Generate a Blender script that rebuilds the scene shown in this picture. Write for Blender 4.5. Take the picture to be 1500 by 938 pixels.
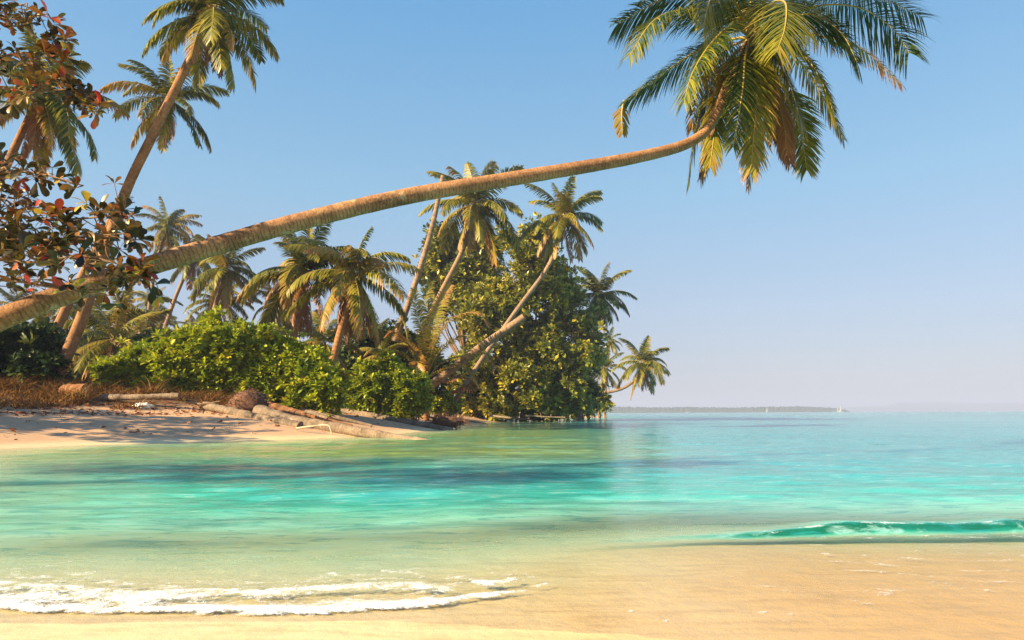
import bpy, math, random
import numpy as np
from mathutils import Vector, Matrix, Quaternion

R = math.radians
S = bpy.context.scene
C = S.collection
for o in list(bpy.data.objects):
    bpy.data.objects.remove(o)

# ------------------------------------------------------------------ camera
H = 0.9                                   # eye height above the still water
F, PW, PH = 1000.0, 1500.0, 938.0         # photograph in pixels, focal length in pixels
PITCH, ROLL = math.atan(136 / F), R(0.25)
fw = Vector((0, math.cos(PITCH), math.sin(PITCH)))
up0 = Vector((0, -math.sin(PITCH), math.cos(PITCH)))
rt = Vector((1, 0, 0)) * math.cos(ROLL) - up0 * math.sin(ROLL)
up = Vector((1, 0, 0)) * math.sin(ROLL) + up0 * math.cos(ROLL)
cam_d = bpy.data.cameras.new('camera')
cam = bpy.data.objects.new('camera', cam_d)
C.objects.link(cam)
cam_d.sensor_width = 36
cam_d.lens = 36 * F / PW
cam_d.clip_start, cam_d.clip_end = 0.05, 30000
M3 = Matrix((rt, up, -fw)).transposed().to_4x4()
M3.translation = (0, 0, H)
cam.matrix_world = M3
S.camera = cam

# ------------------------------------------------------------------ sky, sun, exposure
SUN_EL, SUN_AZ = 27.0, 241.0              # azimuth clockwise from +Y: behind the camera, to its left
W = bpy.data.worlds.new('World')
S.world = W
W.use_nodes = True
wn = W.node_tree
wn.nodes.clear()
sky = wn.nodes.new('ShaderNodeTexSky')
sky.sky_type = 'NISHITA'
sky.sun_disc = False
sky.sun_elevation, sky.sun_rotation = R(SUN_EL), R(SUN_AZ)
sky.air_density, sky.dust_density, sky.ozone_density = 1.0, 0.6, 1.6
bg = wn.nodes.new('ShaderNodeBackground')
bg.inputs['Strength'].default_value = 0.08
wo = wn.nodes.new('ShaderNodeOutputWorld')
# the hazy tropical air: the blue pales to lavender towards the horizon
geo = wn.nodes.new('ShaderNodeTexCoord')
sx = wn.nodes.new('ShaderNodeSeparateXYZ')
wn.links.new(geo.outputs['Generated'], sx.inputs[0])
grad = wn.nodes.new('ShaderNodeValToRGB')
wn.links.new(sx.outputs[2], grad.inputs[0])
ge = grad.color_ramp.elements
while len(ge) < 6: ge.new(.5)
for k, (p_, c_) in enumerate([(0, (1.26, 1.18, 1.52)), (.05, (1.42, 1.48, 1.92)), (.14, (1.46, 1.84, 2.42)), (.30, (1.04, 2.02, 2.85)), (.55, (.48, 1.55, 2.85)), (1, (.35, .95, 2.4))]):
    ge[k].position, ge[k].color = p_, (*c_, 1)
mx = wn.nodes.new('ShaderNodeMix')
mx.data_type = 'RGBA'
mx.inputs[0].default_value = .82
wn.links.new(sky.outputs[0], mx.inputs[6])
wn.links.new(grad.outputs[0], mx.inputs[7])
wn.links.new(mx.outputs[2], bg.inputs[0])
wn.links.new(bg.outputs[0], wo.inputs[0])
sl = bpy.data.lights.new('sun', 'SUN')
sl.energy, sl.angle, sl.color = 5.0, R(0.53), (1.0, 0.77, 0.43)
sun = bpy.data.objects.new('sun', sl)
C.objects.link(sun)
sd = Vector((math.sin(R(SUN_AZ)) * math.cos(R(SUN_EL)), math.cos(R(SUN_AZ)) * math.cos(R(SUN_EL)), math.sin(R(SUN_EL))))
sun.rotation_euler = sd.to_track_quat('Z', 'Y').to_euler()
S.view_settings.view_transform = 'Standard'
S.view_settings.look = 'None'
S.view_settings.exposure = 1.7
S.view_settings.gamma = 1
S.render.engine = 'CYCLES'
cy = S.cycles
cy.use_denoising = True
cy.denoising_prefilter = 'NONE'
cy.max_bounces, cy.diffuse_bounces, cy.glossy_bounces = 6, 3, 2
cy.transmission_bounces, cy.transparent_max_bounces, cy.volume_bounces = 4, 12, 0
cy.caustics_reflective = cy.caustics_refractive = False
cy.sample_clamp_indirect = 6

# ------------------------------------------------------------------ helpers
def ray(px, py):
    return fw + rt * ((px - PW / 2) / F) + up * ((PH / 2 - py) / F)

def at(px, py, Y):                        # the point seen at a pixel, Y metres in front
    d = ray(px, py)
    return Vector((0, 0, H)) + d * (Y / d.y)

def ground(px, py, z=0.0):
    d = ray(px, py)
    t = (z - H) / d.z
    return Vector((0, 0, H)) + d * t

def _hash(ix, iy, seed):
    h = (ix.astype(np.int64) * 374761393 + iy.astype(np.int64) * 668265263 + seed * 974711) & 0x7fffffff
    h = ((h ^ (h >> 13)) * 1274126177) & 0x7fffffff
    return ((h ^ (h >> 16)) & 0xffff) / 65535.0

def vnoise(x, y, seed=0):
    x, y = np.asarray(x, float), np.asarray(y, float)
    ix, iy = np.floor(x), np.floor(y)
    fx, fy = x - ix, y - iy
    fx, fy = fx * fx * (3 - 2 * fx), fy * fy * (3 - 2 * fy)
    a, b = _hash(ix, iy, seed), _hash(ix + 1, iy, seed)
    c, d = _hash(ix, iy + 1, seed), _hash(ix + 1, iy + 1, seed)
    return (a + (b - a) * fx) * (1 - fy) + (c + (d - c) * fx) * fy

def fbm(x, y, seed=0, oc=4):
    s, a, t = 0, 0.5, 0
    for k in range(oc):
        s = s + a * vnoise(x * 2 ** k, y * 2 ** k, seed + k * 17)
        t += a
        a *= 0.55
    return s / t

def sstep(a, b, x):
    t = np.clip((x - a) / (b - a), 0, 1)
    return t * t * (3 - 2 * t)

class MB:
    """collects geometry for ONE mesh object"""
    def __init__(s):
        s.v, s.f, s.m, s.tone, s.sm = [], [], [], [], []
        s.n = 0

    def add(s, v, f, tone=0.5, m=0, smooth=True):
        v = np.asarray(v, float).reshape(-1, 3)
        f = np.asarray(f, int)
        s.v.append(v)
        s.f.append(f + s.n)
        s.m.append(np.full(len(f), m, int))
        s.sm.append(np.full(len(f), smooth, bool))
        s.tone.append(np.broadcast_to(np.asarray(tone, float), (len(v),)).copy())
        s.n += len(v)

    def tube(s, pts, rad, n=10, tone=0.5, m=0, cap=True, ring=None):
        pts = np.asarray([tuple(p) for p in pts], float)
        rad = np.broadcast_to(np.asarray(rad, float), (len(pts),))
        T = np.gradient(pts, axis=0)
        T /= np.linalg.norm(T, axis=1)[:, None] + 1e-9
        a = np.array([0, 0, 1.0]) if abs(T[0][2]) < 0.9 else np.array([1.0, 0, 0])
        U = np.cross(T[0], a)
        U /= np.linalg.norm(U)
        V = []
        for i in range(len(pts)):
            U = U - T[i] * np.dot(U, T[i])
            U /= np.linalg.norm(U)
            B = np.cross(T[i], U)
            an = np.arange(n) * 2 * math.pi / n
            rr = rad[i] * (ring(i, an) if ring else 1)
            V.append(pts[i] + np.outer(np.cos(an) * rr, U) + np.outer(np.sin(an) * rr, B))
        V = np.concatenate(V)
        F_ = []
        for i in range(len(pts) - 1):
            for j in range(n):
                k = (j + 1) % n
                F_.append((i * n + j, i * n + k, (i + 1) * n + k, (i + 1) * n + j))
        L = np.concatenate([[0], np.cumsum(np.linalg.norm(np.diff(pts, axis=0), axis=1))])
        tn = np.repeat(L, n) if tone == 'length' else tone
        base = s.n
        s.add(V, F_, tn, m)
        if cap:
            for e, fl in ((0, True), (len(pts) - 1, False)):
                c = pts[e]
                ring_v = V[e * n:(e + 1) * n]
                vv = np.concatenate([ring_v, [c]])
                ff = [(j, (j + 1) % n, n, n) for j in range(n)] if not fl else [((j + 1) % n, j, n, n) for j in range(n)]
                s.add(vv, ff, tn if np.isscalar(tn) else float(L[e]), m, smooth=False)

    def build(s, name, mats, parent=None, loc=None, world=True):
        me = bpy.data.meshes.new(name)
        V = np.concatenate(s.v)
        if loc is not None:
            V = V - np.array(tuple(loc))
        faces = []
        for f in s.f:
            if f.shape[1] == 4:
                for q in f.tolist():
                    faces.append(q if q[2] != q[3] else q[:3])
            else:
                faces.extend(f.tolist())
        me.from_pydata(V.tolist(), [], faces)
        mats = mats if isinstance(mats, (list, tuple)) else [mats]
        for m in mats:
            me.materials.append(m)
        me.polygons.foreach_set('material_index', np.concatenate(s.m))
        me.polygons.foreach_set('use_smooth', np.concatenate(s.sm))
        at_ = me.attributes.new('tone', 'FLOAT', 'POINT')
        at_.data.foreach_set('value', np.concatenate(s.tone).astype(np.float32))
        me.update()
        o = bpy.data.objects.new(name, me)
        C.objects.link(o)
        if loc is not None and parent is None:
            o.location = loc
        if parent is not None:
            o.parent = parent
        return o

def tag(o, label=None, cat=None, group=None, kind=None):
    if label: o['label'] = label
    if cat: o['category'] = cat
    if group: o['group'] = group
    if kind: o['kind'] = kind
    return o

def empty(name, loc):
    o = bpy.data.objects.new(name, None)
    C.objects.link(o)
    o.location = loc
    o.empty_display_size = 0.2
    return o

def spline(P, n=40):                      # Catmull-Rom through points, evenly resampled
    P = np.asarray([tuple(p) for p in P], float)
    Q = np.vstack([2 * P[0] - P[1], P, 2 * P[-1] - P[-2]])
    out = []
    for i in range(1, len(Q) - 2):
        for t in np.linspace(0, 1, 14, endpoint=False):
            a, b, c, d = Q[i - 1], Q[i], Q[i + 1], Q[i + 2]
            out.append(0.5 * (2 * b + (c - a) * t + (2 * a - 5 * b + 4 * c - d) * t * t + (3 * b - a - 3 * c + d) * t ** 3))
    out.append(Q[-2])
    out = np.array(out)
    L = np.concatenate([[0], np.cumsum(np.linalg.norm(np.diff(out, axis=0), axis=1))])
    s = np.linspace(0, L[-1], n)
    return np.stack([np.interp(s, L, out[:, k]) for k in range(3)], 1)

# ------------------------------------------------------------------ materials
class NT:
    def __init__(s, name):
        s.mat = bpy.data.materials.new(name)
        s.mat.use_nodes = True
        s.t = s.mat.node_tree
        s.t.nodes.clear()
        s.out = s.n('ShaderNodeOutputMaterial')

    def n(s, kind, **kw):
        nd = s.t.nodes.new(kind)
        for k, v in kw.items():
            setattr(nd, k, v)
        return nd

    def l(s, a, b):
        s.t.links.new(a, b)

    def val(s, sock, v):
        if hasattr(v, 'is_linked') or hasattr(v, 'links'):
            s.l(v, sock)
        else:
            sock.default_value = v

    def math(s, op, a, b=0.0, clamp=False):
        m = s.n('ShaderNodeMath', operation=op, use_clamp=clamp)
        s.val(m.inputs[0], a)
        s.val(m.inputs[1], b)
        return m.outputs[0]

    def range(s, v, a, b, c=0.0, d=1.0, smooth=True):
        m = s.n('ShaderNodeMapRange', interpolation_type='SMOOTHSTEP' if smooth else 'LINEAR')
        s.val(m.inputs['Value'], v)
        for k, x in zip(('From Min', 'From Max', 'To Min', 'To Max'), (a, b, c, d)):
            m.inputs[k].default_value = x
        return m.outputs['Result']

    def noise(s, vec, scale, detail=4, rough=0.55, dist=0.0):
        m = s.n('ShaderNodeTexNoise')
        if vec is not None: s.l(vec, m.inputs['Vector'])
        m.inputs['Scale'].default_value = scale
        m.inputs['Detail'].default_value = detail
        m.inputs['Roughness'].default_value = rough
        m.inputs['Distortion'].default_value = dist
        return m.outputs['Fac']

    def scale(s, vec, sc):
        m = s.n('ShaderNodeMapping')
        s.l(vec, m.inputs['Vector'])
        m.inputs['Scale'].default_value = sc
        return m.outputs['Vector']

    def mix(s, f, a, b):
        m = s.n('ShaderNodeMix', data_type='RGBA')
        s.val(m.inputs[0], f)
        for k, x in ((6, a), (7, b)):
            if isinstance(x, tuple): m.inputs[k].default_value = (*x, 1)
            else: s.l(x, m.inputs[k])
        return m.outputs[2]

    def ramp(s, f, stops):
        m = s.n('ShaderNodeValToRGB')
        s.l(f, m.inputs[0])
        e = m.color_ramp.elements
        while len(e) < len(stops): e.new(0.5)
        for k, (p, c) in enumerate(stops):
            e[k].position = p
            e[k].color = (*c, 1)
        return m.outputs[0]

    def attr(s, name):
        return s.n('ShaderNodeAttribute', attribute_name=name).outputs['Fac']

    def bump(s, h, strength=0.5, dist=0.05, normal=None):
        m = s.n('ShaderNodeBump')
        s.l(h, m.inputs['Height'])
        m.inputs['Strength'].default_value = strength
        m.inputs['Distance'].default_value = dist
        if normal is not None: s.l(normal, m.inputs['Normal'])
        return m.outputs[0]

    def principled(s, col, rough=0.8, normal=None, spec=0.3):
        p = s.n('ShaderNodeBsdfPrincipled')
        if isinstance(col, tuple): p.inputs['Base Color'].default_value = (*col, 1)
        else: s.l(col, p.inputs['Base Color'])
        s.val(p.inputs['Roughness'], rough)
        p.inputs['Specular IOR Level'].default_value = spec
        if normal is not None: s.l(normal, p.inputs['Normal'])
        return p.outputs[0]

    def done(s, sh):
        s.l(sh, s.out.inputs['Surface'])
        return s.mat

def leaf_mat(name, stops, trans=0.35, rough=0.45, spec=0.35, jitter=0.12, nscale=0.6):
    t = NT(name)
    pos = t.n('ShaderNodeNewGeometry').outputs['Position']
    rnd = t.n('ShaderNodeObjectInfo').outputs['Random']
    a = t.math('ADD', t.attr('tone'), t.math('MULTIPLY', t.math('SUBTRACT', rnd, 0.5), jitter))
    a = t.math('ADD', a, t.math('MULTIPLY', t.math('SUBTRACT', t.noise(pos, nscale, 2), 0.5), 0.35), clamp=True)
    col = t.ramp(a, stops)
    p = t.principled(col, rough, spec=spec)
    tr = t.n('ShaderNodeBsdfTranslucent')
    t.l(col, tr.inputs[0])
    m = t.n('ShaderNodeMixShader')
    m.inputs[0].default_value = trans
    t.l(p, m.inputs[1])
    t.l(tr.outputs[0], m.inputs[2])
    return t.done(m.outputs[0])

FROND = leaf_mat('palm_leaf', [(0.0, (.022, .045, .012)), (.28, (.036, .064, .008)), (.5, (.235, .215, .013)),
                               (.72, (.33, .20, .04)), (.86, (.34, .14, .045)), (1.0, (.20, .085, .04))], .22)
RACHIS = leaf_mat('palm_rachis', [(0, (.20, .18, .03)), (.5, (.34, .25, .05)), (1, (.30, .15, .06))], .05)
SHRUB = leaf_mat('shrub_leaf', [(0, (.06, .11, .008)), (.4, (.22, .29, .012)), (.7, (.38, .42, .018)), (1, (.55, .46, .03))], .3, .4)
ALMOND = leaf_mat('almond_leaf', [(0, (.012, .014, .005)), (.25, (.030, .028, .007)), (.45, (.075, .055, .011)), (.62, (.19, .11, .02)),
                                  (.78, (.30, .09, .022)), (.9, (.34, .03, .025)), (1, (.45, .33, .03))], .25, .38, .5, .0, 1.3)
TREE = leaf_mat('tree_leaf', [(0, (.03, .05, .009)), (.4, (.11, .135, .016)), (.7, (.22, .23, .022)), (1, (.52, .42, .04))], .25, .38, .5, .0, .35)
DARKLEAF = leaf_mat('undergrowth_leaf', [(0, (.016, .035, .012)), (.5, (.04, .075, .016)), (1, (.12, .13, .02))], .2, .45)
DRYGRASS = leaf_mat('dry_grass_blade', [(0, (.10, .055, .02)), (.5, (.24, .115, .035)), (.8, (.36, .19, .06)), (1, (.16, .17, .03))], .25, .8, .1)
LITTER = leaf_mat('fallen_leaf', [(0, (.09, .035, .02)), (.5, (.24, .07, .03)), (1, (.36, .16, .07))], .1, .8, .1)

def bark_mat(name, a, b, c, ring=9.0, ringamp=0.5, bump=0.6, wet=False):
    t = NT(name)
    pos = t.n('ShaderNodeNewGeometry').outputs['Position']
    tc = t.n('ShaderNodeTexCoord').outputs['Object']
    n1 = t.noise(tc, 1.3, 4)
    n2 = t.noise(tc, 9, 5, .65)
    n3 = t.noise(tc, 38, 3, .6)
    ln = t.math('ADD', t.attr('tone'), t.math('MULTIPLY', n2, 0.10))
    fr = t.math('FRACT', t.math('MULTIPLY', ln, ring))
    groove = t.range(fr, 0.0, 0.28, 1.0, 0.0)
    f = t.range(t.math('ADD', t.math('MULTIPLY', n1, .6), t.math('MULTIPLY', n2, .5)), .35, .75)
    col = t.mix(f, a, b)
    col = t.mix(t.math('MULTIPLY', t.range(n3, .5, .75), .55), col, c)
    col = t.mix(t.math('MULTIPLY', groove, ringamp), col, tuple(x * .45 for x in a))
    col = t.mix(t.math('MULTIPLY', t.range(t.noise(tc, 2.1, 4, .6), .54, .68), .55), col, tuple(x * .5 for x in a))
    col = t.mix(t.math('MULTIPLY', t.range(t.noise(tc, 3.3, 5, .7), .58, .70), .45), col, tuple(min(.6, x * 1.25) for x in c))
    h = t.math('ADD', t.math('MULTIPLY', t.math('SUBTRACT', 1.0, groove), .6), t.math('ADD', t.math('MULTIPLY', n2, .5), t.math('MULTIPLY', n3, .35)))
    return t.done(t.principled(col, .85, t.bump(h, bump, .03), .15))

BARK = bark_mat('palm_bark', (.17, .080, .040), (.42, .225, .11), (.54, .37, .22), 17, .34, .9)
BARK_FAR = bark_mat('pale_palm_bark', (.20, .125, .08), (.31, .21, .135), (.38, .27, .19), 3.2, .4)
BARK_RED = bark_mat('red_palm_bark', (.23, .105, .05), (.36, .17, .08), (.42, .25, .14), 4, .45)
WOOD = bark_mat('tree_bark', (.16, .10, .06), (.25, .16, .10), (.32, .22, .15), 1.0, .1)
DRIFT = bark_mat('driftwood', (.11, .08, .06), (.29, .215, .155), (.42, .34, .25), 6, .3, 1.0)
ROOT = bark_mat('root_mass', (.10, .05, .035), (.17, .085, .055), (.22, .13, .09), 1, 0, 1.0)

# ------------------------------------------------------------------ terrain: height of the sand everywhere
shore = [(-4.6, 2.4), (-6.2, 4.5), (-8.4, 8), (-10.6, 12), (-13.2, 16.2)]
SH_PX = [(-5, 658), (60, 655), (150, 651), (300, 647), (420, 644), (520, 640), (600, 634), (650, 628), (690, 621.5), (740, 617.5), (800, 614.6), (850, 612.6), (884, 611)]
for p in SH_PX:
    g = ground(*p)
    shore.append((g.x, g.y))
tip = shore[-1]
LAND = shore + [(tip[0] - 1, tip[1] + 12), (tip[0] - 14, tip[1] + 40), (tip[0] - 60, tip[1] + 90), (-420, 420), (-900, 300), (-900, -200), (-60, -120), (-9, -2)]
LP = np.array(LAND)

def land_sd(x, y):                        # metres inland (+) or out to sea (-)
    x, y = np.asarray(x, float), np.asarray(y, float)
    d2 = np.full(x.shape, 1e18)
    ins = np.zeros(x.shape, bool)
    n = len(LP)
    for i in range(n):
        ax, ay = LP[i]
        bx, by = LP[(i + 1) % n]
        ex, ey = bx - ax, by - ay
        t = np.clip(((x - ax) * ex + (y - ay) * ey) / (ex * ex + ey * ey), 0, 1)
        d2 = np.minimum(d2, (x - ax - t * ex) ** 2 + (y - ay - t * ey) ** 2)
        c = ((ay > y) != (by > y)) & (x < ex * (y - ay) / (ey + 1e-12) + ax)
        ins ^= c
    return np.where(ins, 1, -1) * np.sqrt(d2)

def bed(x, y):
    x, y = np.asarray(x, float), np.asarray(y, float)
    sd_ = land_sd(x, y)
    zl = np.interp(sd_, [-200, -60, -25, -10, -4, 0, 2, 4.5, 6.6, 7.6, 10, 30, 90, 300], [-3, -1.7, -1.0, -.58, -.27, 0, .30, .72, .98, 1.20, 1.75, 2.9, 3.2, 4.5])
    ys = np.interp(x, [-8, -2.6, -1.6, -.8, 0, .5, 1.2, 2, 4], [3.35, 3.16, 3.13, 3.10, 3.0, 2.9, 2.72, 2.6, 2.45])
    s = y - ys + (fbm(x * .9, y * .9, 5, 3) - .5) * .12
    za = np.interp(s, [-40, -8, -2, -.5, 0, .5, 1.1, 2, 3.2, 5, 9, 20, 60, 400], [2.5, .9, .17, .035, 0, -.02, -.06, -.115, -.22, -.38, -.64, -1.05, -1.8, -3])
    zb = np.interp(s, [-40, -8, -2, -.5, 0, 1, 1.9, 2.55, 3.2, 4.4, 6, 10, 20, 60, 400], [2.5, .9, .17, .03, 0, -.008, -.022, -.05, -.095, -.20, -.36, -.62, -1.05, -1.8, -3])
    w = sstep(-1.6, 1.7, x)
    zn = za * (1 - w) + zb * w
    z = np.maximum(zl, zn)
    z = z + np.where(z > .05, 1, .4) * (fbm(x * 1.1, y * 1.1, 3, 4) - .5) * np.clip(.02 + .06 * np.maximum(z, 0), 0, .12)
    return z

def zb(x, y):
    return float(bed(np.array([x]), np.array([y]))[0])

def axis(lo, hi, c, st, g):
    a, p = [c], c
    while p < hi:
        p += st + g * (p - c)
        a.append(p)
    b, p = [], c
    while p > lo:
        p -= st + g * (c - p)
        b.append(p)
    return np.array(b[::-1] + a)

def sheet(name, xs, ys, zf, mat, attrs=None):
    X, Y = np.meshgrid(xs, ys)
    Z, A = zf(X, Y)
    nx, ny = len(xs), len(ys)
    me = bpy.data.meshes.new(name)
    me.vertices.add(nx * ny)
    me.vertices.foreach_set('co', np.stack([X, Y, Z], -1).astype(np.float32).ravel())
    i = np.arange(nx * (ny - 1)).reshape(ny - 1, nx)[:, :-1].ravel()
    q = np.stack([i, i + 1, i + nx + 1, i + nx], 1).astype(np.int32)
    me.loops.add(q.size)
    me.loops.foreach_set('vertex_index', q.ravel())
    me.polygons.add(len(q))
    me.polygons.foreach_set('loop_start', np.arange(0, q.size, 4, dtype=np.int32))
    me.polygons.foreach_set('use_smooth', np.ones(len(q), bool))
    me.materials.append(mat)
    for k, v in A.items():
        a = me.attributes.new(k, 'FLOAT', 'POINT')
        a.data.foreach_set('value', v.astype(np.float32).ravel())
    me.update()
    me.validate()
    o = bpy.data.objects.new(name, me)
    C.objects.link(o)
    return o

# sand
t = NT('sand')
pos = t.n('ShaderNodeNewGeometry').outputs['Position']
sep = t.n('ShaderNodeSeparateXYZ')
t.l(pos, sep.inputs[0])
n1, n2, n3 = t.noise(pos, .35, 3), t.noise(pos, 3.5, 5, .6), t.noise(pos, 170, 2, .6)
streak = t.noise(t.scale(pos, (.5, 2.2, 1)), 1.6, 4)
wet = t.range(t.math('ADD', sep.outputs[2], t.math('MULTIPLY', t.math('SUBTRACT', n2, .5), .08)), .01, .17, 1.0, 0.0)
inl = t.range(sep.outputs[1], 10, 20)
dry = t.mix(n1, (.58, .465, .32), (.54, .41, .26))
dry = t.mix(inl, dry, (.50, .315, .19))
dry = t.mix(t.math('MULTIPLY', t.range(n3, .45, .8), .35), dry, (.32, .19, .09))
dry = t.mix(t.math('MULTIPLY', t.range(streak, .45, .75), .25), dry, (.66, .50, .32))
wetc = t.mix(t.range(t.math('ADD', t.math('MULTIPLY', t.math('SUBTRACT', t.noise(pos, .9, 4), .5), 3.0), sep.outputs[0]), -1.2, 2.4), (.76, .61, .36), (.66, .41, .14))
wetc = t.mix(t.math('MULTIPLY', t.range(t.noise(t.scale(pos, (.7, 3.2, 1)), 3.2, 5, .65), .42, .70), .34), wetc, (.38, .23, .095))
wetc = t.mix(t.math('MULTIPLY', t.range(n3, .5, .75), .3), wetc, (.30, .17, .07))
col = t.mix(wet, dry, wetc)
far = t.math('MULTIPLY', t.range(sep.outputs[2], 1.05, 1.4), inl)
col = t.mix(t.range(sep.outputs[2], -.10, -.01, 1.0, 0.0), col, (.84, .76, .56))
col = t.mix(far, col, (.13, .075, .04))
h = t.math('ADD', t.math('MULTIPLY', n2, .5), t.math('ADD', t.math('MULTIPLY', n3, .06), t.math('MULTIPLY', streak, .4)))
p = t.principled(col, t.math('SUBTRACT', .9, t.math('MULTIPLY', wet, .5)), t.bump(h, .55, .06), .3)
SAND = t.done(p)

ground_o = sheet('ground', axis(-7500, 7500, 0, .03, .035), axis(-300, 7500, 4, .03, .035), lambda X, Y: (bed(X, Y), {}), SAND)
tag(ground_o, 'pale orange sand of the beach and cove floor', 'beach', kind='structure')

# water
t = NT('sea_water')
pos = t.n('ShaderNodeNewGeometry').outputs['Position']
sep = t.n('ShaderNodeSeparateXYZ')
t.l(pos, sep.inputs[0])
dep, foam = t.math('MULTIPLY', t.attr('dep'), 2.3), t.attr('foam')
r1 = t.noise(t.scale(pos, (.55, 1.5, 1)), 1.1, 4, .62, .3)
r2 = t.noise(t.scale(pos, (.6, 1.7, 1)), 4.2, 5, .68, .5)
r3 = t.noise(t.scale(pos, (.35, 1.0, 1)), .28, 3, .6)
near = t.range(sep.outputs[1], 5, 16, .6, .12)
opensea = t.math('MULTIPLY', t.range(t.math('SUBTRACT', sep.outputs[0], t.math('MULTIPLY', sep.outputs[1], .12)), -1.5, 7), t.range(sep.outputs[1], 7, 16))
off = t.math('MAXIMUM', near, opensea)
hh = t.math('ADD', t.math('MULTIPLY', r1, .55), t.math('ADD', t.math('MULTIPLY', r2, .34), t.math('MULTIPLY', r3, .9)))
nrm = t.bump(t.math('MULTIPLY', hh, off), 1.0, .04)
big = t.noise(t.scale(pos, (.5, 1.4, 1)), .16, 4, .6)
wcol = t.ramp(t.range(dep, 0.0, 3.4, 0, 1, False), [(0, (.84, .74, .48)), (.05, (.74, .82, .55)), (.10, (.36, .80, .60)), (.18, (.05, .60, .50)), (.34, (.05, .46, .52)), (.65, (.13, .48, .64)), (1, (.24, .57, .76))])
wcol = t.mix(t.math('MULTIPLY', t.range(big, .42, .66), .4), wcol, (.03, .34, .42))
green_reflection = t.math('MULTIPLY', t.range(sep.outputs[1], 10.5, 16), t.range(t.math('ADD', t.math('SUBTRACT', sep.outputs[0], t.math('MULTIPLY', sep.outputs[1], .05)), t.math('MULTIPLY', big, 4)), 1.5, 6.5, 1, 0))
green_reflection = t.math('MULTIPLY', green_reflection, t.range(t.math('ADD', t.math('MULTIPLY', r1, .5), t.math('MULTIPLY', big, .5)), .36, .58, .35, .85))
wcol = t.mix(green_reflection, wcol, (.40, .50, .05))  # yellow-green reflection of shrubs and trees painted into the cove's water colour
wcol = t.mix(t.attr('green'), wcol, (.006, .13, .075))
wcol = t.mix(t.math('MULTIPLY', t.range(r1, .48, .66), .42), wcol, (.02, .27, .30))  # light and shade of the ripple slopes streaked into the water colour
wcol = t.mix(t.math('MULTIPLY', t.range(r2, .52, .66), .5), wcol, (.40, .74, .76))
wcol = t.mix(t.math('MULTIPLY', t.range(r2, .48, .36), .55), wcol, (.02, .30, .34))
opac = t.range(dep, .02, .55)
tr = t.n('ShaderNodeBsdfTransparent')
dj = t.math('ADD', dep, t.math('MULTIPLY', t.math('SUBTRACT', t.math('ADD', t.math('MULTIPLY', r1, .6), t.math('MULTIPLY', r2, .4)), .5), t.range(dep, .02, .5, 0, .55)))
absorb = t.ramp(t.range(dj, 0, 2.5, 0, 1, False), [(0, (1, 1, 1)), (.05, (.88, .99, .95)), (.14, (.60, .97, .89)), (.28, (.30, .98, .90)), (.5, (.20, .93, .92)), (1, (.34, .90, .95))])
absorb = t.mix(t.math('MULTIPLY', t.attr('green'), .85), absorb, (.10, .46, .36))
t.l(absorb, tr.inputs[0])
df = t.n('ShaderNodeSubsurfaceScattering', falloff='BURLEY')
df.inputs['Scale'].default_value = 2.6
df.inputs['Radius'].default_value = (.35, .8, .8)
t.l(wcol, df.inputs[0])
t.l(t.bump(t.math('ADD', t.math('MULTIPLY', hh, off), t.math('MULTIPLY', r2, .12)), .9, .12), df.inputs['Normal'])
body = t.n('ShaderNodeMixShader')
t.l(t.math('MULTIPLY', opac, .93), body.inputs[0])
t.l(tr.outputs[0], body.inputs[1])
t.l(df.outputs[0], body.inputs[2])
gl = t.n('ShaderNodeBsdfGlossy')
gl.inputs['Roughness'].default_value = .08
t.l(nrm, gl.inputs['Normal'])
fr = t.n('ShaderNodeFresnel')
fr.inputs['IOR'].default_value = 1.33
t.l(nrm, fr.inputs['Normal'])
surf = t.n('ShaderNodeMixShader')
t.l(t.math('MULTIPLY', t.math('MINIMUM', fr.outputs[0], .76), t.range(dep, 0, .55, .34, .95)), surf.inputs[0])
t.l(body.outputs[0], surf.inputs[1])
t.l(gl.outputs[0], surf.inputs[2])
fn1, fn2 = t.noise(t.scale(pos, (.8, 1.2, 1)), 7, 5, .7, .8), t.noise(pos, 38, 4, .7)
fv = t.math('ADD', foam, t.math('ADD', t.math('MULTIPLY', t.math('SUBTRACT', fn1, .5), 1.9), t.math('MULTIPLY', t.math('SUBTRACT', fn2, .5), 1.1)))
fm = t.math('MULTIPLY', t.range(fv, .32, .92), t.range(foam, .02, .12))
fb = t.principled((.84, .87, .92), .7, t.bump(t.math('ADD', fn1, t.math('MULTIPLY', fn2, .7)), .8, .03), .2)
fin = t.n('ShaderNodeMixShader')
t.l(fm, fin.inputs[0])
t.l(surf.outputs[0], fin.inputs[1])
t.l(fb, fin.inputs[2])
WATER = t.done(fin.outputs[0])

def line_d(pts):                          # a pixel polyline laid on the water -> y as a function of x
    G = [ground(*p) for p in pts]
    return np.array([g.x for g in G]), np.array([g.y for g in G])

FLO = line_d([(-400, 892), (0, 894), (100, 897), (250, 902), (350, 905), (420, 902), (520, 897), (640, 892), (700, 879), (760, 870), (838, 848)])
FUP = line_d([(-400, 852), (0, 853), (100, 858), (200, 866), (320, 864), (450, 863), (560, 859), (640, 862), (700, 856), (760, 849), (838, 845)])
WV = line_d([(780, 800), (1000, 793), (1130, 790), (1250, 788), (1350, 786), (1500, 782), (2200, 774)])
FILM = line_d([(838, 872), (900, 888), (970, 908), (1040, 924), (1110, 938), (1200, 955)])
STK = line_d([(1180, 832), (1300, 838), (1400, 845), (1500, 852), (1700, 858)])

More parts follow.
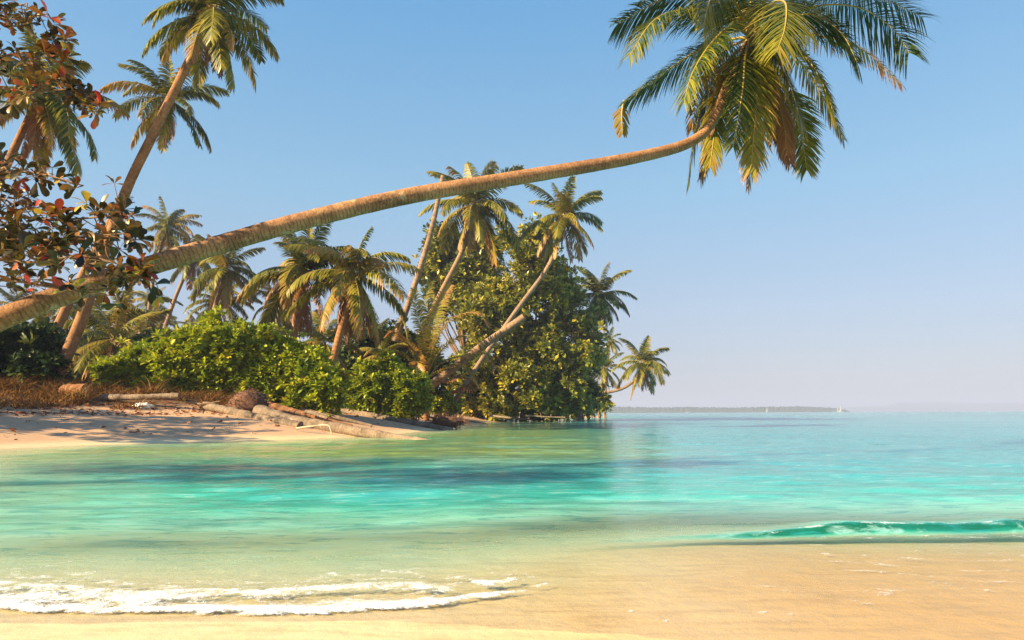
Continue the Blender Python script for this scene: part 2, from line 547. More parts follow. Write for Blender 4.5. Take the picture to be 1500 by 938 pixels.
def water_z(X, Y):
    b = bed(X, Y)
    n1 = fbm(X * 2.3, Y * 3, 11, 3)
    lo, hi = np.interp(X, *FLO) + (n1 - .5) * .12, np.interp(X, *FUP) + (fbm(X * 1.6, Y * .3, 21, 3) - .5) * .22
    endf = 1 - sstep(-.15, .46, X + (fbm(X * 4, Y * 6, 23, 2) - .5) * .5)
    tt = (Y - lo) / np.maximum(hi - lo, .02)
    inside = sstep(-.08, .10, tt) * (1 - sstep(.85, 1.15, tt)) * endf
    mid = np.exp(-((tt - .52) / .2) ** 2) * sstep(-2.2, -1.0, X) * (1 - .0 * X)
    foam = inside * (.66 - .42 * mid) + .26 * np.exp(-((tt - .10) / .09) ** 2) * endf * (.4 + 1.2 * fbm(X * 3, Y * 9, 27, 3))
    foam = np.maximum(foam, .36 * sstep(.8, 1.1, tt) * (1 - sstep(1.2, 2.6, tt)) * endf)
    z = .020 * np.exp(-((tt - .16) / .16) ** 2) * endf * (.5 + n1) + .024 * np.exp(-((tt - .85) / .35) ** 2) * endf * (.4 + fbm(X * 1.5, Y * 1.5, 31, 2))
    # little breaker on the right
    yw = np.interp(X, *WV)
    A = .058 * sstep(1.2, 2.5, X) * (.35 + 1.3 * fbm(X * 1.6, X * 0, 41, 3)) + .015 * sstep(.2, 1.6, X)
    u = Y - yw + (fbm(X * 3, Y * 3, 43, 2) - .5) * .05
    u = u + (fbm(X * 5, Y * 2, 47, 3) - .5) * .06
    prof = np.where(u < .10, sstep(-.05, .10, u), 1 - sstep(.10, .8, u))
    z = z + A * prof
    edge = sstep(1.9, 2.2, X) * np.exp(-((u - .115) / .03) ** 2) * .5 + sstep(1.7, 2.6, X) * np.exp(-((u + .08) / .07) ** 2) * .34
    foam = np.maximum(foam, edge)
    yf = np.interp(X, *FILM)
    foam = np.maximum(foam, .46 * np.exp(-((Y - yf) / .014) ** 2) * sstep(.25, .5, X))
    ysx = np.interp(X, *STK)
    for dd, am, wd in ((0, .50, .03), (.22, .40, .03), (-.14, .34, .02), (.5, .36, .04), (-.32, .34, .02), (.8, .36, .03), (1.1, .34, .03)):
        foam = np.maximum(foam, am * np.exp(-((Y - ysx - dd - (fbm(X * 2, X * 0 + dd * 9, 51, 3) - .5) * .25) / wd) ** 2) * sstep(.8, 2.4, X))
    foam = np.maximum(foam, .30 * sstep(.45, .75, fbm(X * 1.8, Y * 5, 55, 4)) * sstep(.3, 1.5, X) * sstep(2.7, 3.2, Y) * (1 - sstep(4.4, 4.9, Y)))
    cal = np.clip((Y - 3.3) / 2, 0, 1) * np.clip(1.6 - Y / 40, 0, 1)
    z = z + cal * np.clip(-b / .25, 0, 1) * ((fbm(X * .55, Y * 1.1, 61, 2) - .5) * .07 + (vnoise(X * 2.2, Y * 4.2, 65) - .5) * .022)
    green = sstep(-.03, .03, u) * (1 - sstep(.06, .16, u)) * np.clip(A / .04, 0, 1) + .22 * np.exp(-((u - .12) / .12) ** 2) * sstep(.4, 1.6, X) * fbm(X * 4, Y * 5, 49, 3)
    dep = np.maximum(z - b, 0) + .22 * np.clip(green, 0, 1)
    z = np.where(b > .35, np.minimum(z, 0) - .25, z)
    return z, {'dep': dep, 'foam': foam, 'green': np.clip(green, 0, 1)}

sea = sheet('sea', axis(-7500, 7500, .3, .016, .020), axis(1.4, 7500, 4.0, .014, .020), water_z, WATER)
tag(sea, 'clear turquoise sea lapping over the sand', 'sea', kind='structure')

# ------------------------------------------------------------------ palm fronds
def frond(mb, spine, side, npairs, ll, w, grav, rng, tone=.3, tipdry=.3, start=.1, seg=3, vee=.3, twist=0.0, sparse=0.0, rad=.03, a0=76, a1=38):
    P = np.asarray(spine, float)
    n = len(P)
    L = np.concatenate([[0], np.cumsum(np.linalg.norm(np.diff(P, axis=0), axis=1))])
    s01 = L / L[-1]
    T = np.gradient(P, axis=0)
    T /= np.linalg.norm(T, axis=1)[:, None]
    mb.tube(P, np.interp(s01, [0, .08, 1], [rad * 1.5, rad, rad * .16]), 5, .35 + tone * .6, 1, cap=False)
    side = np.array(tuple(side), float)
    s = np.linspace(start, .995, npairs)
    for sgn in (-1, 1):
        ss = np.clip(s + rng.uniform(-.4, .4, npairs) / npairs, start, 1)
        keep = rng.random(npairs) >= sparse
        ss = ss[keep]
        k = len(ss)
        if k == 0: continue
        B = np.stack([np.interp(ss, s01, P[:, c]) for c in range(3)], 1)
        Tt = np.stack([np.interp(ss, s01, T[:, c]) for c in range(3)], 1)
        Tt /= np.linalg.norm(Tt, axis=1)[:, None]
        Sd = side - Tt * (Tt @ side)[:, None]
        Sd /= np.linalg.norm(Sd, axis=1)[:, None] + 1e-9
        Un = np.cross(Sd, Tt)
        tw = twist * ss
        S2 = Sd * np.cos(tw)[:, None] + Un * np.sin(tw)[:, None]
        U2 = -Sd * np.sin(tw)[:, None] + Un * np.cos(tw)[:, None]
        prof = np.interp(ss, [0, .12, .3, .6, .85, 1], [.5, .8, 1, .96, .74, .42])
        l = ll * prof * rng.uniform(.82, 1.1, k)
        a = np.radians(np.interp(ss, [0, 1], [a0, a1]) + rng.normal(0, 5, k))
        ve = vee + rng.normal(0, .08, k)
        d = Tt * np.cos(a)[:, None] + (S2 * sgn * np.cos(ve)[:, None] + U2 * np.sin(ve)[:, None]) * np.sin(a)[:, None]
        g = grav * rng.uniform(.7, 1.3, k)
        tone_l = tone + rng.normal(0, .09, k) + .12 * (rng.random(k) < .06)
        pts = [B]
        cur = B
        dirs = []
        for q in range(seg):
            dd = d + np.array([0, 0, -1.0]) * (g * (q + .35) / seg * 1.6)[:, None]
            dd /= np.linalg.norm(dd, axis=1)[:, None]
            cur = cur + dd * (l / seg)[:, None]
            pts.append(cur)
            dirs.append(dd)
        dirs.append(dirs[-1])
        ww = np.interp(np.linspace(0, 1, seg + 1), [0, .25, .65, 1], [.55, 1, .8, .06]) * w * .5
        V = np.zeros((k, seg + 1, 2, 3))
        TN = np.zeros((k, seg + 1, 2))
        for q in range(seg + 1):
            wv = Tt - dirs[q] * np.sum(Tt * dirs[q], 1)[:, None]
            wl = np.linalg.norm(wv, axis=1)[:, None]
            wv = np.where(wl > .15, wv / (wl + 1e-9), U2)
            V[:, q, 0] = pts[q] - wv * ww[q]
            V[:, q, 1] = pts[q] + wv * ww[q]
            TN[:, q, :] = (tone_l + tipdry * (q / seg) ** 2 * .5 + tipdry * ss ** 3 * .5)[:, None]
        base = np.arange(k)[:, None] * (seg + 1) * 2
        F_ = []
        for q in range(seg):
            F_.append(np.concatenate([base + 2 * q, base + 2 * q + 1, base + 2 * q + 3, base + 2 * q + 2], 1))
        mb.add(V.reshape(-1, 3), np.concatenate(F_), TN.ravel(), 0, smooth=False)

def arch(Ln, el0, droop, n=16, pw=1.25):   # planar spine in the x-z plane starting at the origin
    P = [np.zeros(3)]
    for i in range(n):
        e = R(el0 - droop * ((i + .5) / n) ** pw)
        P.append(P[-1] + np.array([math.cos(e), 0, math.sin(e)]) * Ln / n)
    return np.array(P)

PROTO = {}
def proto(key, el, droop, kind, seed):
    rng = np.random.default_rng(seed)
    mb = MB()
    if kind == 'mid':
        a = dict(npairs=62, ll=1.05, w=.085, grav=.6, tone=.30, tipdry=.22, seg=3, rad=.034)
    elif kind == 'old':
        a = dict(npairs=58, ll=.98, w=.085, grav=.95, tone=.46, tipdry=.35, seg=3, rad=.034, sparse=.12)
    elif kind == 'dry':
        a = dict(npairs=52, ll=.85, w=.085, grav=1.8, tone=.84, tipdry=.12, seg=3, rad=.034, sparse=.15)
    a['tone'] += .04
    a.update(twist=rng.uniform(-1.0, 1.0), vee=rng.uniform(.1, .45))
    frond(mb, arch(4.2, el, droop), (0, 1, 0), rng=rng, **a)
    o = mb.build('frond', [FROND, RACHIS])
    me = o.data
    bpy.data.objects.remove(o)
    PROTO[key] = me

ELS = [82, 62, 44, 26, 8, -12, -35, -58]
for i, e in enumerate(ELS):
    for v in range(2):
        proto(('mid', i, v), e, [42, 62, 74, 80, 78, 66, 44, 26][i] * (1 + .2 * (v - .5)), 'mid', 100 + i * 7 + v)
        proto(('old', i, v), e, [42, 62, 74, 80, 78, 66, 44, 26][i], 'old', 300 + i * 7 + v)
for i, e in enumerate([0, -35, -62, -76]):
    for v in range(2):
        proto(('dry', i, v), e, [80, 45, 22, 10][i], 'dry', 500 + i * 7 + v)

def trunk_mesh(mb, P, r0, r1, n=9, seg=26, flare=1.45, rough=.03, seed=0):
    Q = spline(P, seg)
    s = np.linspace(0, 1, seg)
    rng = np.random.default_rng(seed)
    rad = r0 + (r1 - r0) * s
    rad = rad * (1 + (flare - 1) * np.exp(-s * 14)) * (1 + rng.uniform(-rough, rough, seg))
    mb.tube(Q, rad, n, 'length', 0)
    return Q

NUTS = NT('coconut_husk')
NUTS = NUTS.done(NUTS.principled(NUTS.ramp(NUTS.attr('tone'), [(0, (.18, .19, .03)), (.5, (.36, .24, .04)), (1, (.16, .09, .04))]), .5))

def ball(mb, c, r, tone, n=8, sq=(1, 1, 1.15), rng=None, rough=0):
    V, F_ = [], []
    for i in range(n + 1):
        for j in range(n * 2):
            th, ph = math.pi * i / n, math.pi * j / n
            k = 1 + (rng.uniform(-rough, rough) if rng is not None else 0)
            V.append((c[0] + r * k * sq[0] * math.sin(th) * math.cos(ph), c[1] + r * k * sq[1] * math.sin(th) * math.sin(ph), c[2] + r * k * sq[2] * math.cos(th)))
    for i in range(n):
        for j in range(n * 2):
            k = (j + 1) % (n * 2)
            F_.append((i * 2 * n + j, i * 2 * n + k, (i + 1) * 2 * n + k, (i + 1) * 2 * n + j))
    mb.add(V, F_, tone)

def palm(label, tr, rpx, crown_r, seed, n=24, nd=4, old=.25, low=7, bark=None, group='coconut palms behind the beach', nuts=True, skip_top=False, name='coconut_palm', extra=None, sink=1.8):
    """tr: trunk points (px, py, Y) from base to crown; crown_r in metres"""
    rng = np.random.default_rng(seed)
    P = [at(*q) for q in tr]
    b = P[0].copy()
    root = empty(name, b)
    tag(root, label, 'palm tree', group)
    P = [p - b for p in P]
    P[0] = P[0] - (P[1] - P[0]).normalized() * sink
    mb = MB()
    Yb, Yt = tr[0][2], tr[-1][2]
    trunk_mesh(mb, P, .74 * rpx[0] * Yb / F / 2, .78 * rpx[1] * Yt / F / 2, seed=seed)
    mb.build('trunk', bark or BARK_FAR, root)
    c = P[-1]
    sc = crown_r / 3.55
    order = np.linspace(0, low, n) + rng.normal(0, .35, n)
    for i in range(n):
        cls = int(np.clip(round(order[i]), 0 if not skip_top else 2, 7))
        kind = 'old' if rng.random() < old + (.3 if cls > 5 else 0) else 'mid'
        o = bpy.data.objects.new('frond', PROTO[(kind, cls, int(rng.integers(2)))])
        C.objects.link(o)
        o.parent = root
        o.location = c + Vector((rng.normal(0, .06), rng.normal(0, .06), rng.normal(0, .1) + .1)) * sc
        o.rotation_euler = (rng.normal(0, .08), rng.normal(0, .08), i * 2.39996 + rng.normal(0, .25) + seed)
        k = sc * rng.uniform(.86, 1.1) * (.8 if cls == 0 else 1)
        o.scale = (k, k, k)
    for i in range(nd):
        o = bpy.data.objects.new('dry_frond', PROTO[('dry', int(rng.integers(1, 4)), int(rng.integers(2)))])
        C.objects.link(o)
        o.parent = root
        o['label'] = 'dry brown hanging frond'
        o.location = c + Vector((0, 0, -.15)) * sc
        o.rotation_euler = (rng.normal(0, .08), rng.normal(0, .08), rng.uniform(0, 6.28))
        k = sc * rng.uniform(.6, .9)
        o.scale = (k, k, k)
    if extra: extra(root, c, sc, rng)
    if nuts:
        mb = MB()
        for i in range(7):
            a = rng.uniform(0, 6.28)
            ball(mb, c + Vector((math.cos(a) * .26, math.sin(a) * .26, -.05 - .25 * rng.random())) * sc, .13 * sc, rng.random(), 5)
        mb.build('coconuts', NUTS, root)
    return root

# --- the leaning palm that crosses the picture
hp = [(-330, 640, 8.6), (-160, 545, 8.3), (0, 468, 8.3), (150, 412, 8.8), (300, 365, 9.3), (450, 322, 9.9), (600, 287, 10.5), (750, 262, 11.1), (900, 237, 11.8), (975, 221, 12.3), (1012, 208, 12.5), (1035, 190, 12.6), (1058, 152, 12.7), (1080, 108, 12.8), (1098, 66, 12.9)]
hb = at(*hp[0])
gz = zb(hb.x, hb.y)
hero = empty('leaning_coconut_palm', (hb.x, hb.y, gz))
tag(hero, 'large coconut palm leaning far out over the water across the whole picture', 'palm tree')
PX = [(50, 0)]
Q = spline([at(*q) - hero.location for q in hp], 150)
Q = np.vstack([[Q[0] + np.array([-.55, 0, -.55 - .0])], Q])
wpx = np.interp(np.linspace(0, 1, len(Q)), [0, .12, .2, .35, .5, .7, .86, .93, 1], [46, 38, 33, 29, 26, 21, 16, 16, 20])
dep_ = np.interp(np.linspace(0, 1, len(Q)), [0, .2, 1], [8.4, 8.3, 12.9])
rng = np.random.default_rng(4)
rr = wpx * dep_ / F / 2 * (1 + rng.uniform(-.022, .022, len(Q)))
mb = MB()
mb.tube(Q, rr, 20, 'length', 0)
mb.build('trunk', BARK, hero)
hc = at(1100, 58, 12.9)

def hero_frond(pts, tone=.25, npairs=115, ll=.72, grav=.9, tipdry=.25, sparse=0.0, twist=0.0, side=None, w=.027, vee=.1, seed=0, name='frond', start=.14, a0=72):
    P = spline([at(px, py, 12.9 + dy) - hero.location for px, py, dy in pts], 22)
    ch = P[-1] - P[0]
    if side is None:
        sv = np.cross(ch, [0, 0, 1.0])
        if np.linalg.norm(sv) < .35 * np.linalg.norm(ch): sv = np.array([1.0, .25, 0])
        side = sv / np.linalg.norm(sv)
    rng = np.random.default_rng(seed)
    mb = MB()
    frond(mb, P, side, npairs, ll, w, grav, rng, tone, tipdry, start, 4, vee, twist, sparse, .032, a0)
    o = mb.build(name, [FROND, RACHIS], hero)
    if name == 'dry_frond': o['label'] = 'dry reddish brown hanging frond'
    return o

c0 = (1100, 55)
HF = [  # pts, tone, kwargs
    ([c0 + (0,), (1060, 8, -.2), (990, -8, -.3), (905, 35, -.4)], .14, {}),
    ([c0 + (0,), (1062, 22, -.4), (1005, 14, -.8), (958, 30, -1.1), (922, 82, -1.3)], .36, {'ll': .66}),
    ([c0 + (0,), (1070, 58, .3), (1016, 78, .6), (962, 115, .9), (915, 150, 1.0)], .20, {'ll': .62}),
    ([c0 + (0,), (1071, 40, -.7), (1040, 66, -1.2), (1014, 108, -1.5), (1002, 150, -1.6)], .32, {'ll': .62}),
    ([c0 + (0,), (1062, 95, .6), (1030, 150, 1.0), (1018, 200, 1.0), (1008, 268, 1.0)], .24, {'grav': 1.5, 'll': .5}),
    ([c0 + (0,), (1072, 110, .3), (1052, 160, .4), (1044, 215, .4), (1040, 245, .4)], .55, {'grav': 1.5, 'll': .45}),
    ([c0 + (0,), (1092, 80, -.7), (1088, 130, -1.0), (1080, 180, -1.1), (1074, 215, -1.1)], .28, {'grav': .8, 'll': .44, 'side': (.95, -.3, 0)}),
    ([c0 + (0,), (1104, 85, -.5), (1108, 145, -.8), (1104, 200, -.8), (1099, 252, -.8)], .45, {'grav': 1.3, 'll': .5, 'tipdry': .6, 'side': (.9, -.4, 0)}),
    ([c0 + (0,), (1118, 85, -.1), (1138, 136, -.2), (1148, 185, -.2), (1153, 225, -.2)], .80, {'grav': 1.8, 'll': .45, 'name': 'dry_frond'}),
    ([c0 + (0,), (1150, 58, -.6), (1187, 92, -1.0), (1206, 125, -1.1), (1220, 162, -1.2)], .34, {'ll': .66, 'grav': .7}),
    ([c0 + (0,), (1140, 65, .3), (1180, 100, .6), (1210, 150, .7), (1236, 205, .8)], .50, {'ll': .42, 'sparse': .25, 'tipdry': .5}),
    ([c0 + (0,), (1150, 25, .2), (1205, 8, .5), (1260, 12, .7), (1308, 42, .8), (1332, 78, .8)], .10, {'ll': .92, 'grav': 1.1}),
    ([c0 + (0,), (1160, 2, .6), (1220, -14, 1.1), (1290, -4, 1.4), (1352, 26, 1.5)], .06, {'ll': .85, 'grav': .9}),
    ([c0 + (0,), (1160, 48, .1), (1222, 58, .3), (1268, 76, .4), (1320, 124, .4)], .66, {'ll': .36, 'sparse': .45, 'grav': 1.4, 'tipdry': .4}),
    ([c0 + (0,), (1130, 95, .5), (1158, 150, .8), (1174, 200, .9), (1182, 250, .9)], .40, {'ll': .5, 'grav': .6, 'start': .45}),
    ([c0 + (0,), (1128, 8, -.8), (1150, 4, -1.6), (1150, 40, -2.1), (1138, 76, -2.3)], .36, {'ll': .72, 'grav': .6, 'side': (.9, .3, 0)}),
    ([c0 + (0,), (1082, 10, .2), (1050, -50, .3), (1000, -80, .2), (950, -60, .0)], .2, {}),
    ([c0 + (0,), (1100, 0, .2), (1110, -80, .4), (1130, -130, .6), (1180, -150, .9)], .25, {}),
    ([c0 + (0,), (1120, 0, .3), (1160, -60, .6), (1220, -80, .9), (1280, -60, 1.1)], .2, {}),
    ([c0 + (0,), (1085, 20, -.6), (1060, -20, -1.5), (1040, 0, -2.3), (1030, 42, -2.8)], .3, {'side': (.9, .4, 0)}),
    ([c0 + (0,), (1110, 20, 1.0), (1130, 10, 2.0), (1140, 40, 2.8), (1145, 90, 3.2)], .15, {'side': (.9, .3, 0)}),
    ([c0 + (0,), (1085, 30, 1.0), (1060, 30, 1.9), (1045, 60, 2.5), (1040, 115, 2.9)], .12, {'side': (.9, -.3, 0)}),
    ([c0 + (0,), (1126, 70, -.4), (1150, 108, -.6), (1165, 150, -.7), (1176, 190, -.7)], .38, {'ll': .5, 'grav': 1.2}),
    ([c0 + (0,), (1116, 96, .5), (1126, 140, .6), (1130, 175, .6), (1132, 205, .6)], .88, {'ll': .36, 'grav': 1.8, 'name': 'dry_frond'}),
    ([c0 + (0,), (1078, 92, .2), (1058, 130, .3), (1046, 165, .3), (1040, 190, .3)], .9, {'ll': .36, 'grav': 1.8, 'name': 'dry_frond'}),
    ([c0 + (0,), (1108, 100, -.2), (1110, 160, -.3), (1106, 205, -.3), (1102, 240, -.3)], .82, {'ll': .34, 'grav': 1.8, 'name': 'dry_frond'}),
    ([c0 + (0,), (1140, 30, -.5), (1190, 22, -.9), (1232, 48, -1.1), (1256, 92, -1.2)], .16, {'ll': .66}),
    ([c0 + (0,), (1062, 120, .8), (1046, 170, 1.0), (1036, 220, 1.0), (1026, 262, 1.0)], .86, {'ll': .42, 'grav': 1.6, 'name': 'dry_frond'}),
    ([c0 + (0,), (1122, 110, .3), (1140, 165, .4), (1150, 200, .4), (1158, 240, .4)], .90, {'ll': .40, 'grav': 1.7, 'name': 'dry_frond'}),
    ([c0 + (0,), (1096, 120, .2), (1100, 180, .2), (1100, 225, .2), (1096, 275, .2)], .80, {'ll': .34, 'grav': 1.7, 'sparse': .3, 'name': 'dry_frond'}),
    ([c0 + (0,), (1060, 75, .8), (1030, 110, 1.2), (1020, 150, 1.3), (1014, 190, 1.3)], .70, {'ll': .42, 'grav': 1.5, 'sparse': .3}),
]
for i, (pts, tone, kw) in enumerate(HF):
    kw = dict(kw)
    kw.setdefault('twist', [-.5, .4, .1, -.2, .6][i % 5])
    kw['ll'] = kw.get('ll', .72) * 1.42
    kw['grav'] = kw.get('grav', .8) * .8
    hero_frond(pts, tone - (.09 if tone < .5 else 0), seed=40 + i, **kw)
mb = MB()
frond(mb, spline([at(915, 148, 13.9) - hero.location, at(911, 165, 13.9) - hero.location, at(912, 195, 13.9) - hero.location], 8), (1, .2, 0), 16, .34, .04, .8, np.random.default_rng(9), .62, .2, .2, 3)
mb.build('broken_frond_tip', [FROND, RACHIS], hero)
for px, py, dy, r, tn in [(1093, 21, -.5, .125, .15), (1104, 26, -.45, .11, .3), (1080, 30, -.4, .1, .2), (1108, 48, -.55, .12, 1), (1122, 58, -.4, .11, .9), (1131, 66, -.3, .1, .5), (1098, 42, -.5, .1, .8)]:
    mb = MB()
    ball(mb, at(px, py, 12.9 + dy) - hero.location, r, tn, 9)
    mb.build('coconut', NUTS, hero)

# --- palms behind the beach
G1 = 'coconut palms behind the beach'
palm('tall coconut palm whose leaning trunk rises to the top edge beside the almond leaves', [(92, 530, 31), (118, 472, 31), (180, 292, 30), (228, 190, 29), (312, 18, 28)], (24, 15), 3.0, 2, n=26, nd=4, bark=BARK)
palm('coconut palm with its crown showing just behind the tall leaning trunk near the top', [(68, 520, 36), (98, 450, 36), (177, 296, 36), (246, 146, 36)], (19, 12), 2.7, 5, n=22, nd=2, bark=BARK)
palm('coconut palm half hidden behind the dark almond leaves in the upper corner', [(-60, 480, 27), (-20, 320, 27), (18, 225, 27), (58, 140, 27)], (20, 13), 2.9, 8, n=24, nd=5, bark=BARK)
palm('slim pale-trunked palm rising straight above the leaning trunk, with a small sparse crown', [(213, 520, 74), (220, 440, 74), (231, 380, 74), (245, 333, 74)], (8.5, 6), 3.4, 11, n=20, nd=1)
palm('thin leaning palm whose crown sits right behind the large sloping trunk', [(232, 510, 80), (252, 450, 80), (266, 415, 80), (283, 378, 80)], (9, 6), 3.7, 13, n=20, nd=3)
palm('palm with a shaggy hanging crown above a short slanting trunk, left of the bushy pair', [(306, 485, 64), (318, 440, 64), (332, 394, 64)], (10, 8), 3.7, 17, n=26, nd=3)
palm('low dark green palm just above the left part of the bright green shrub', [(318, 500, 70), (320, 470, 70), (324, 444, 70)], (10, 8), 3.3, 19, n=20, nd=1, old=.05, low=5)

def i_extra(root, c, sc, rng):
    o = bpy.data.objects.new('dry_frond', PROTO[('dry', 0, 0)])
    C.objects.link(o)
    o.parent = root
    o['label'] = 'broad rusty brown frond'
    o.location = c
    o.rotation_euler = (0, 0, 3.0)
    o.scale = (sc * .8,) * 3
palm('bushy coconut palm with one broad rusty brown frond pointing to the left', [(424, 530, 41), (431, 490, 41), (440, 440, 41), (446, 402, 41)], (17, 13), 3.6, 23, n=24, nd=6, old=.35, low=5.6, bark=BARK_RED, extra=i_extra)

def j_extra(root, c, sc, rng):
    for el, az, L_ in ((78, .1, 2.5),):
        mb = MB()
        frond(mb, arch(3.0, 84, 30) , (0, 1, 0), 46, .62, .06, .7, np.random.default_rng(3), .2, .2, .3, 3, .3, .5)
        o = mb.build('frond', [FROND, RACHIS], root)
        o.location = c
        o.rotation_euler = (0, 0, .3)
        o['label'] = 'single upright frond standing above the crown'
palm('shaggy coconut palm with hanging brown skirt and one upright frond above its crown', [(484, 545, 38), (495, 500, 38), (508, 450, 38), (516, 402, 38)], (16, 13), 3.5, 29, n=26, nd=14, old=.5, skip_top=True, bark=BARK_RED, extra=j_extra)
palm('tall palm crossing behind the middle of the leaning trunk, crown above the broadleaf trees', [(600, 520, 66), (648, 425, 64), (678, 365, 62), (697, 300, 61)], (12, 9), 4.7, 31, n=26, nd=4)
palm('palm with a long straight leaning trunk rooted on the beach, crown above the trees', [(655, 607, 58), (700, 535, 59), (760, 450, 60), (806, 385, 61), (827, 318, 61)], (10, 8), 3.9, 37, n=26, nd=4)
palm('palm with an orange dead frond at the right edge of the broadleaf trees', [(850, 603, 80), (864, 520, 80), (879, 432, 80)], (9, 7), 4.2, 41, n=22, nd=5)
palm('tiny distant palm crown peeping out right of the broadleaf trees', [(886, 600, 130), (889, 550, 130), (893, 500, 130)], (5, 4), 2.6, 43, n=16, nd=1, nuts=False)
palm('small palm with drooping fronds above the horizontal trunk at the end of the point', [(878, 608, 112), (882, 575, 112), (885, 540, 112)], (7, 5), 3.7, 47, n=18, nd=4)
palm('small palm leaning almost flat over the sea at the tip of the point', [(838, 581, 102), (875, 577, 102), (910, 570, 102), (930, 556, 102), (942, 533, 102)], (7, 5), 4.4, 53, n=22, nd=4)
palm('young palm with short fountain of fronds under the horizontal trunk', [(862, 607, 108), (864, 598, 108), (866, 585, 108)], (7, 6), 2.6, 59, n=16, nd=5, nuts=False, group='young palms')

G2 = 'distant palms beyond the shrubs'
BGP = [
    (20, 446, 80, 3.0, 500, 'distant palm crown below the leaning trunk at the far edge of the picture'),
    (70, 470, 60, 3.0, 510, 'low palm under the sloping trunk between the edge and the two leaning stems'),
    (147, 480, 46, 3.4, 530, 'bushy low palm just right of the two leaning lower stems'),
    (178, 468, 60, 3.4, 520, 'bushy palm behind the gap between the almond twigs and the slim pale trunk'),
    (222, 442, 95, 3.4, 510, 'distant palm whose crown crosses the slim pale trunk'),
    (205, 490, 52, 2.6, 520, 'low yellowish palm at the foot of the slim pale trunk'),
    (236, 474, 85, 2.8, 510, 'distant palm between the slim pale trunk and the thin leaning one'),
    (262, 490, 95, 2.4, 520, 'small distant palm touching the left shoulder of the green shrub'),
    (284, 482, 110, 3.2, 510, 'pale distant palm just above the left shoulder of the green shrub'),
    (300, 470, 120, 2.6, 510, 'faint distant palm below the shaggy crown'),
    (408, 448, 66, 3.2, 520, 'palm with a pale stem behind the rusty fronded palm'),
    (458, 490, 70, 2.8, 530, 'distant palm between the red stems of the bushy pair'),
    (414, 488, 90, 2.6, 520, 'distant palm behind the crest of the green shrub'),
    (545, 496, 60, 3.0, 540, 'low palm in the gap between the shaggy palm and the young yellow one'),
    (165, 500, 40, 2.6, 540, 'low palm with yellow-olive fronds close behind the left shoulder of the green shrub'),
    (52, 500, 42, 2.4, 540, 'low palm showing above the dark green bush at the edge'),
    (475, 505, 45, 2.6, 545, 'low palm in the shade at the foot of the bushy pair'),
    (560, 520, 50, 1.8, 548, 'small fan of palm fronds above the smaller shrub'),
    (120, 452, 90, 3.2, 510, 'distant palm between the almond twigs and the lower stems'),
]
for i, (px, py, Y, r, by, lab) in enumerate(BGP):
    palm(lab, [(px - 6, max(by, py + 25), Y), (px - 2, (by + py) / 2, Y), (px, py, Y)], (8 if Y > 60 else 12, 6 if Y > 60 else 9), r, 200 + i * 3, n=16, nd=1 + i % 3, nuts=False, group=G2)

# headless trunks
def bare(name, label, pts, w0, w1, bark=BARK_FAR, cat='palm trunk', group=None, n=12, flare=1.2):
    P = [at(*q) for q in pts]
    b = P[0]
    mb = MB()
    trunk_mesh(mb, [p - b for p in P], .76 * w0 * pts[0][2] / F / 2, w1 * .76 * pts[-1][2] / F / 2, n, 24, flare, .05, len(label))
    o = mb.build(name, bark)
    o.location = b
    return tag(o, label, cat, group)
bare('headless_palm_trunk', 'tall thin palm trunk without a crown, its broken top just above the leaning trunk', [(578, 500, 52), (600, 440, 52), (630, 345, 52), (649, 258, 52)], 13, 9, BARK_FAR)
bare('broken_palm_trunk', 'thick broken palm trunk slanting up in front of the broadleaf trees', [(608, 582, 53), (640, 558, 53), (700, 512, 52), (768, 464, 51)], 17, 14, BARK_FAR)
bare('wooden_post', 'short orange post propped against the foot of the straight leaning palm', [(653, 608, 56), (664, 592, 56), (677, 575, 56)], 6.5, 6, BARK_RED, 'post')
bare('wooden_stump', 'dark stump crossing behind the short orange post', [(676, 607, 57), (668, 592, 57), (661, 580, 57)], 6, 5, WOOD, 'stump')
bare('pale_palm_stem', 'left one of two pale stems behind the crest of the shrub', [(388, 515, 62), (395, 480, 62), (402, 448, 62)], 8, 7, BARK_FAR, group='pale stems behind the shrub')
bare('pale_palm_stem', 'right one of two pale stems behind the crest of the shrub', [(398, 510, 62.6), (404, 478, 62.6), (411, 446, 62.6)], 7, 6, BARK_FAR, group='pale stems behind the shrub')

# --- young palm, fountain of yellow fronds
def young(label, base, Y, specs, seed, tone=.42, w=.085, scale=1.0):
    b = at(base[0], base[1], Y)
    b.z = zb(b.x, b.y)
    root = empty('young_palm', b)
    tag(root, label, 'palm tree', 'young palms')
    mb = MB()
    c = at(base[0], base[1], Y) - b
    mb.tube([(0, 0, -.3), (c.x * .5, 0, c.z * .5), tuple(c)], [.30 * scale, .24 * scale, .16 * scale], 9, 'length', 0)
    mb.build('trunk', BARK_RED, root)
    for i, (pts, tn) in enumerate(specs):
        rng = np.random.default_rng(seed + i)
        P = spline([at(px, py, Y + dy) - b for px, py, dy in pts], 18)
        ch = P[-1] - P[0]
        sv = np.cross(ch, [0, 0, 1.0])
        if np.linalg.norm(sv) < .3 * np.linalg.norm(ch): sv = np.array([.9, .4, 0])
        mb = MB()
        frond(mb, P, sv / np.linalg.norm(sv), 84, .95 * scale, w, .6, rng, tn + .08, .25, .15, 3, .35, rng.uniform(-.5, .5), 0, .045)
        mb.build('frond', [FROND, RACHIS], root)
    return root
yb = (624, 556)
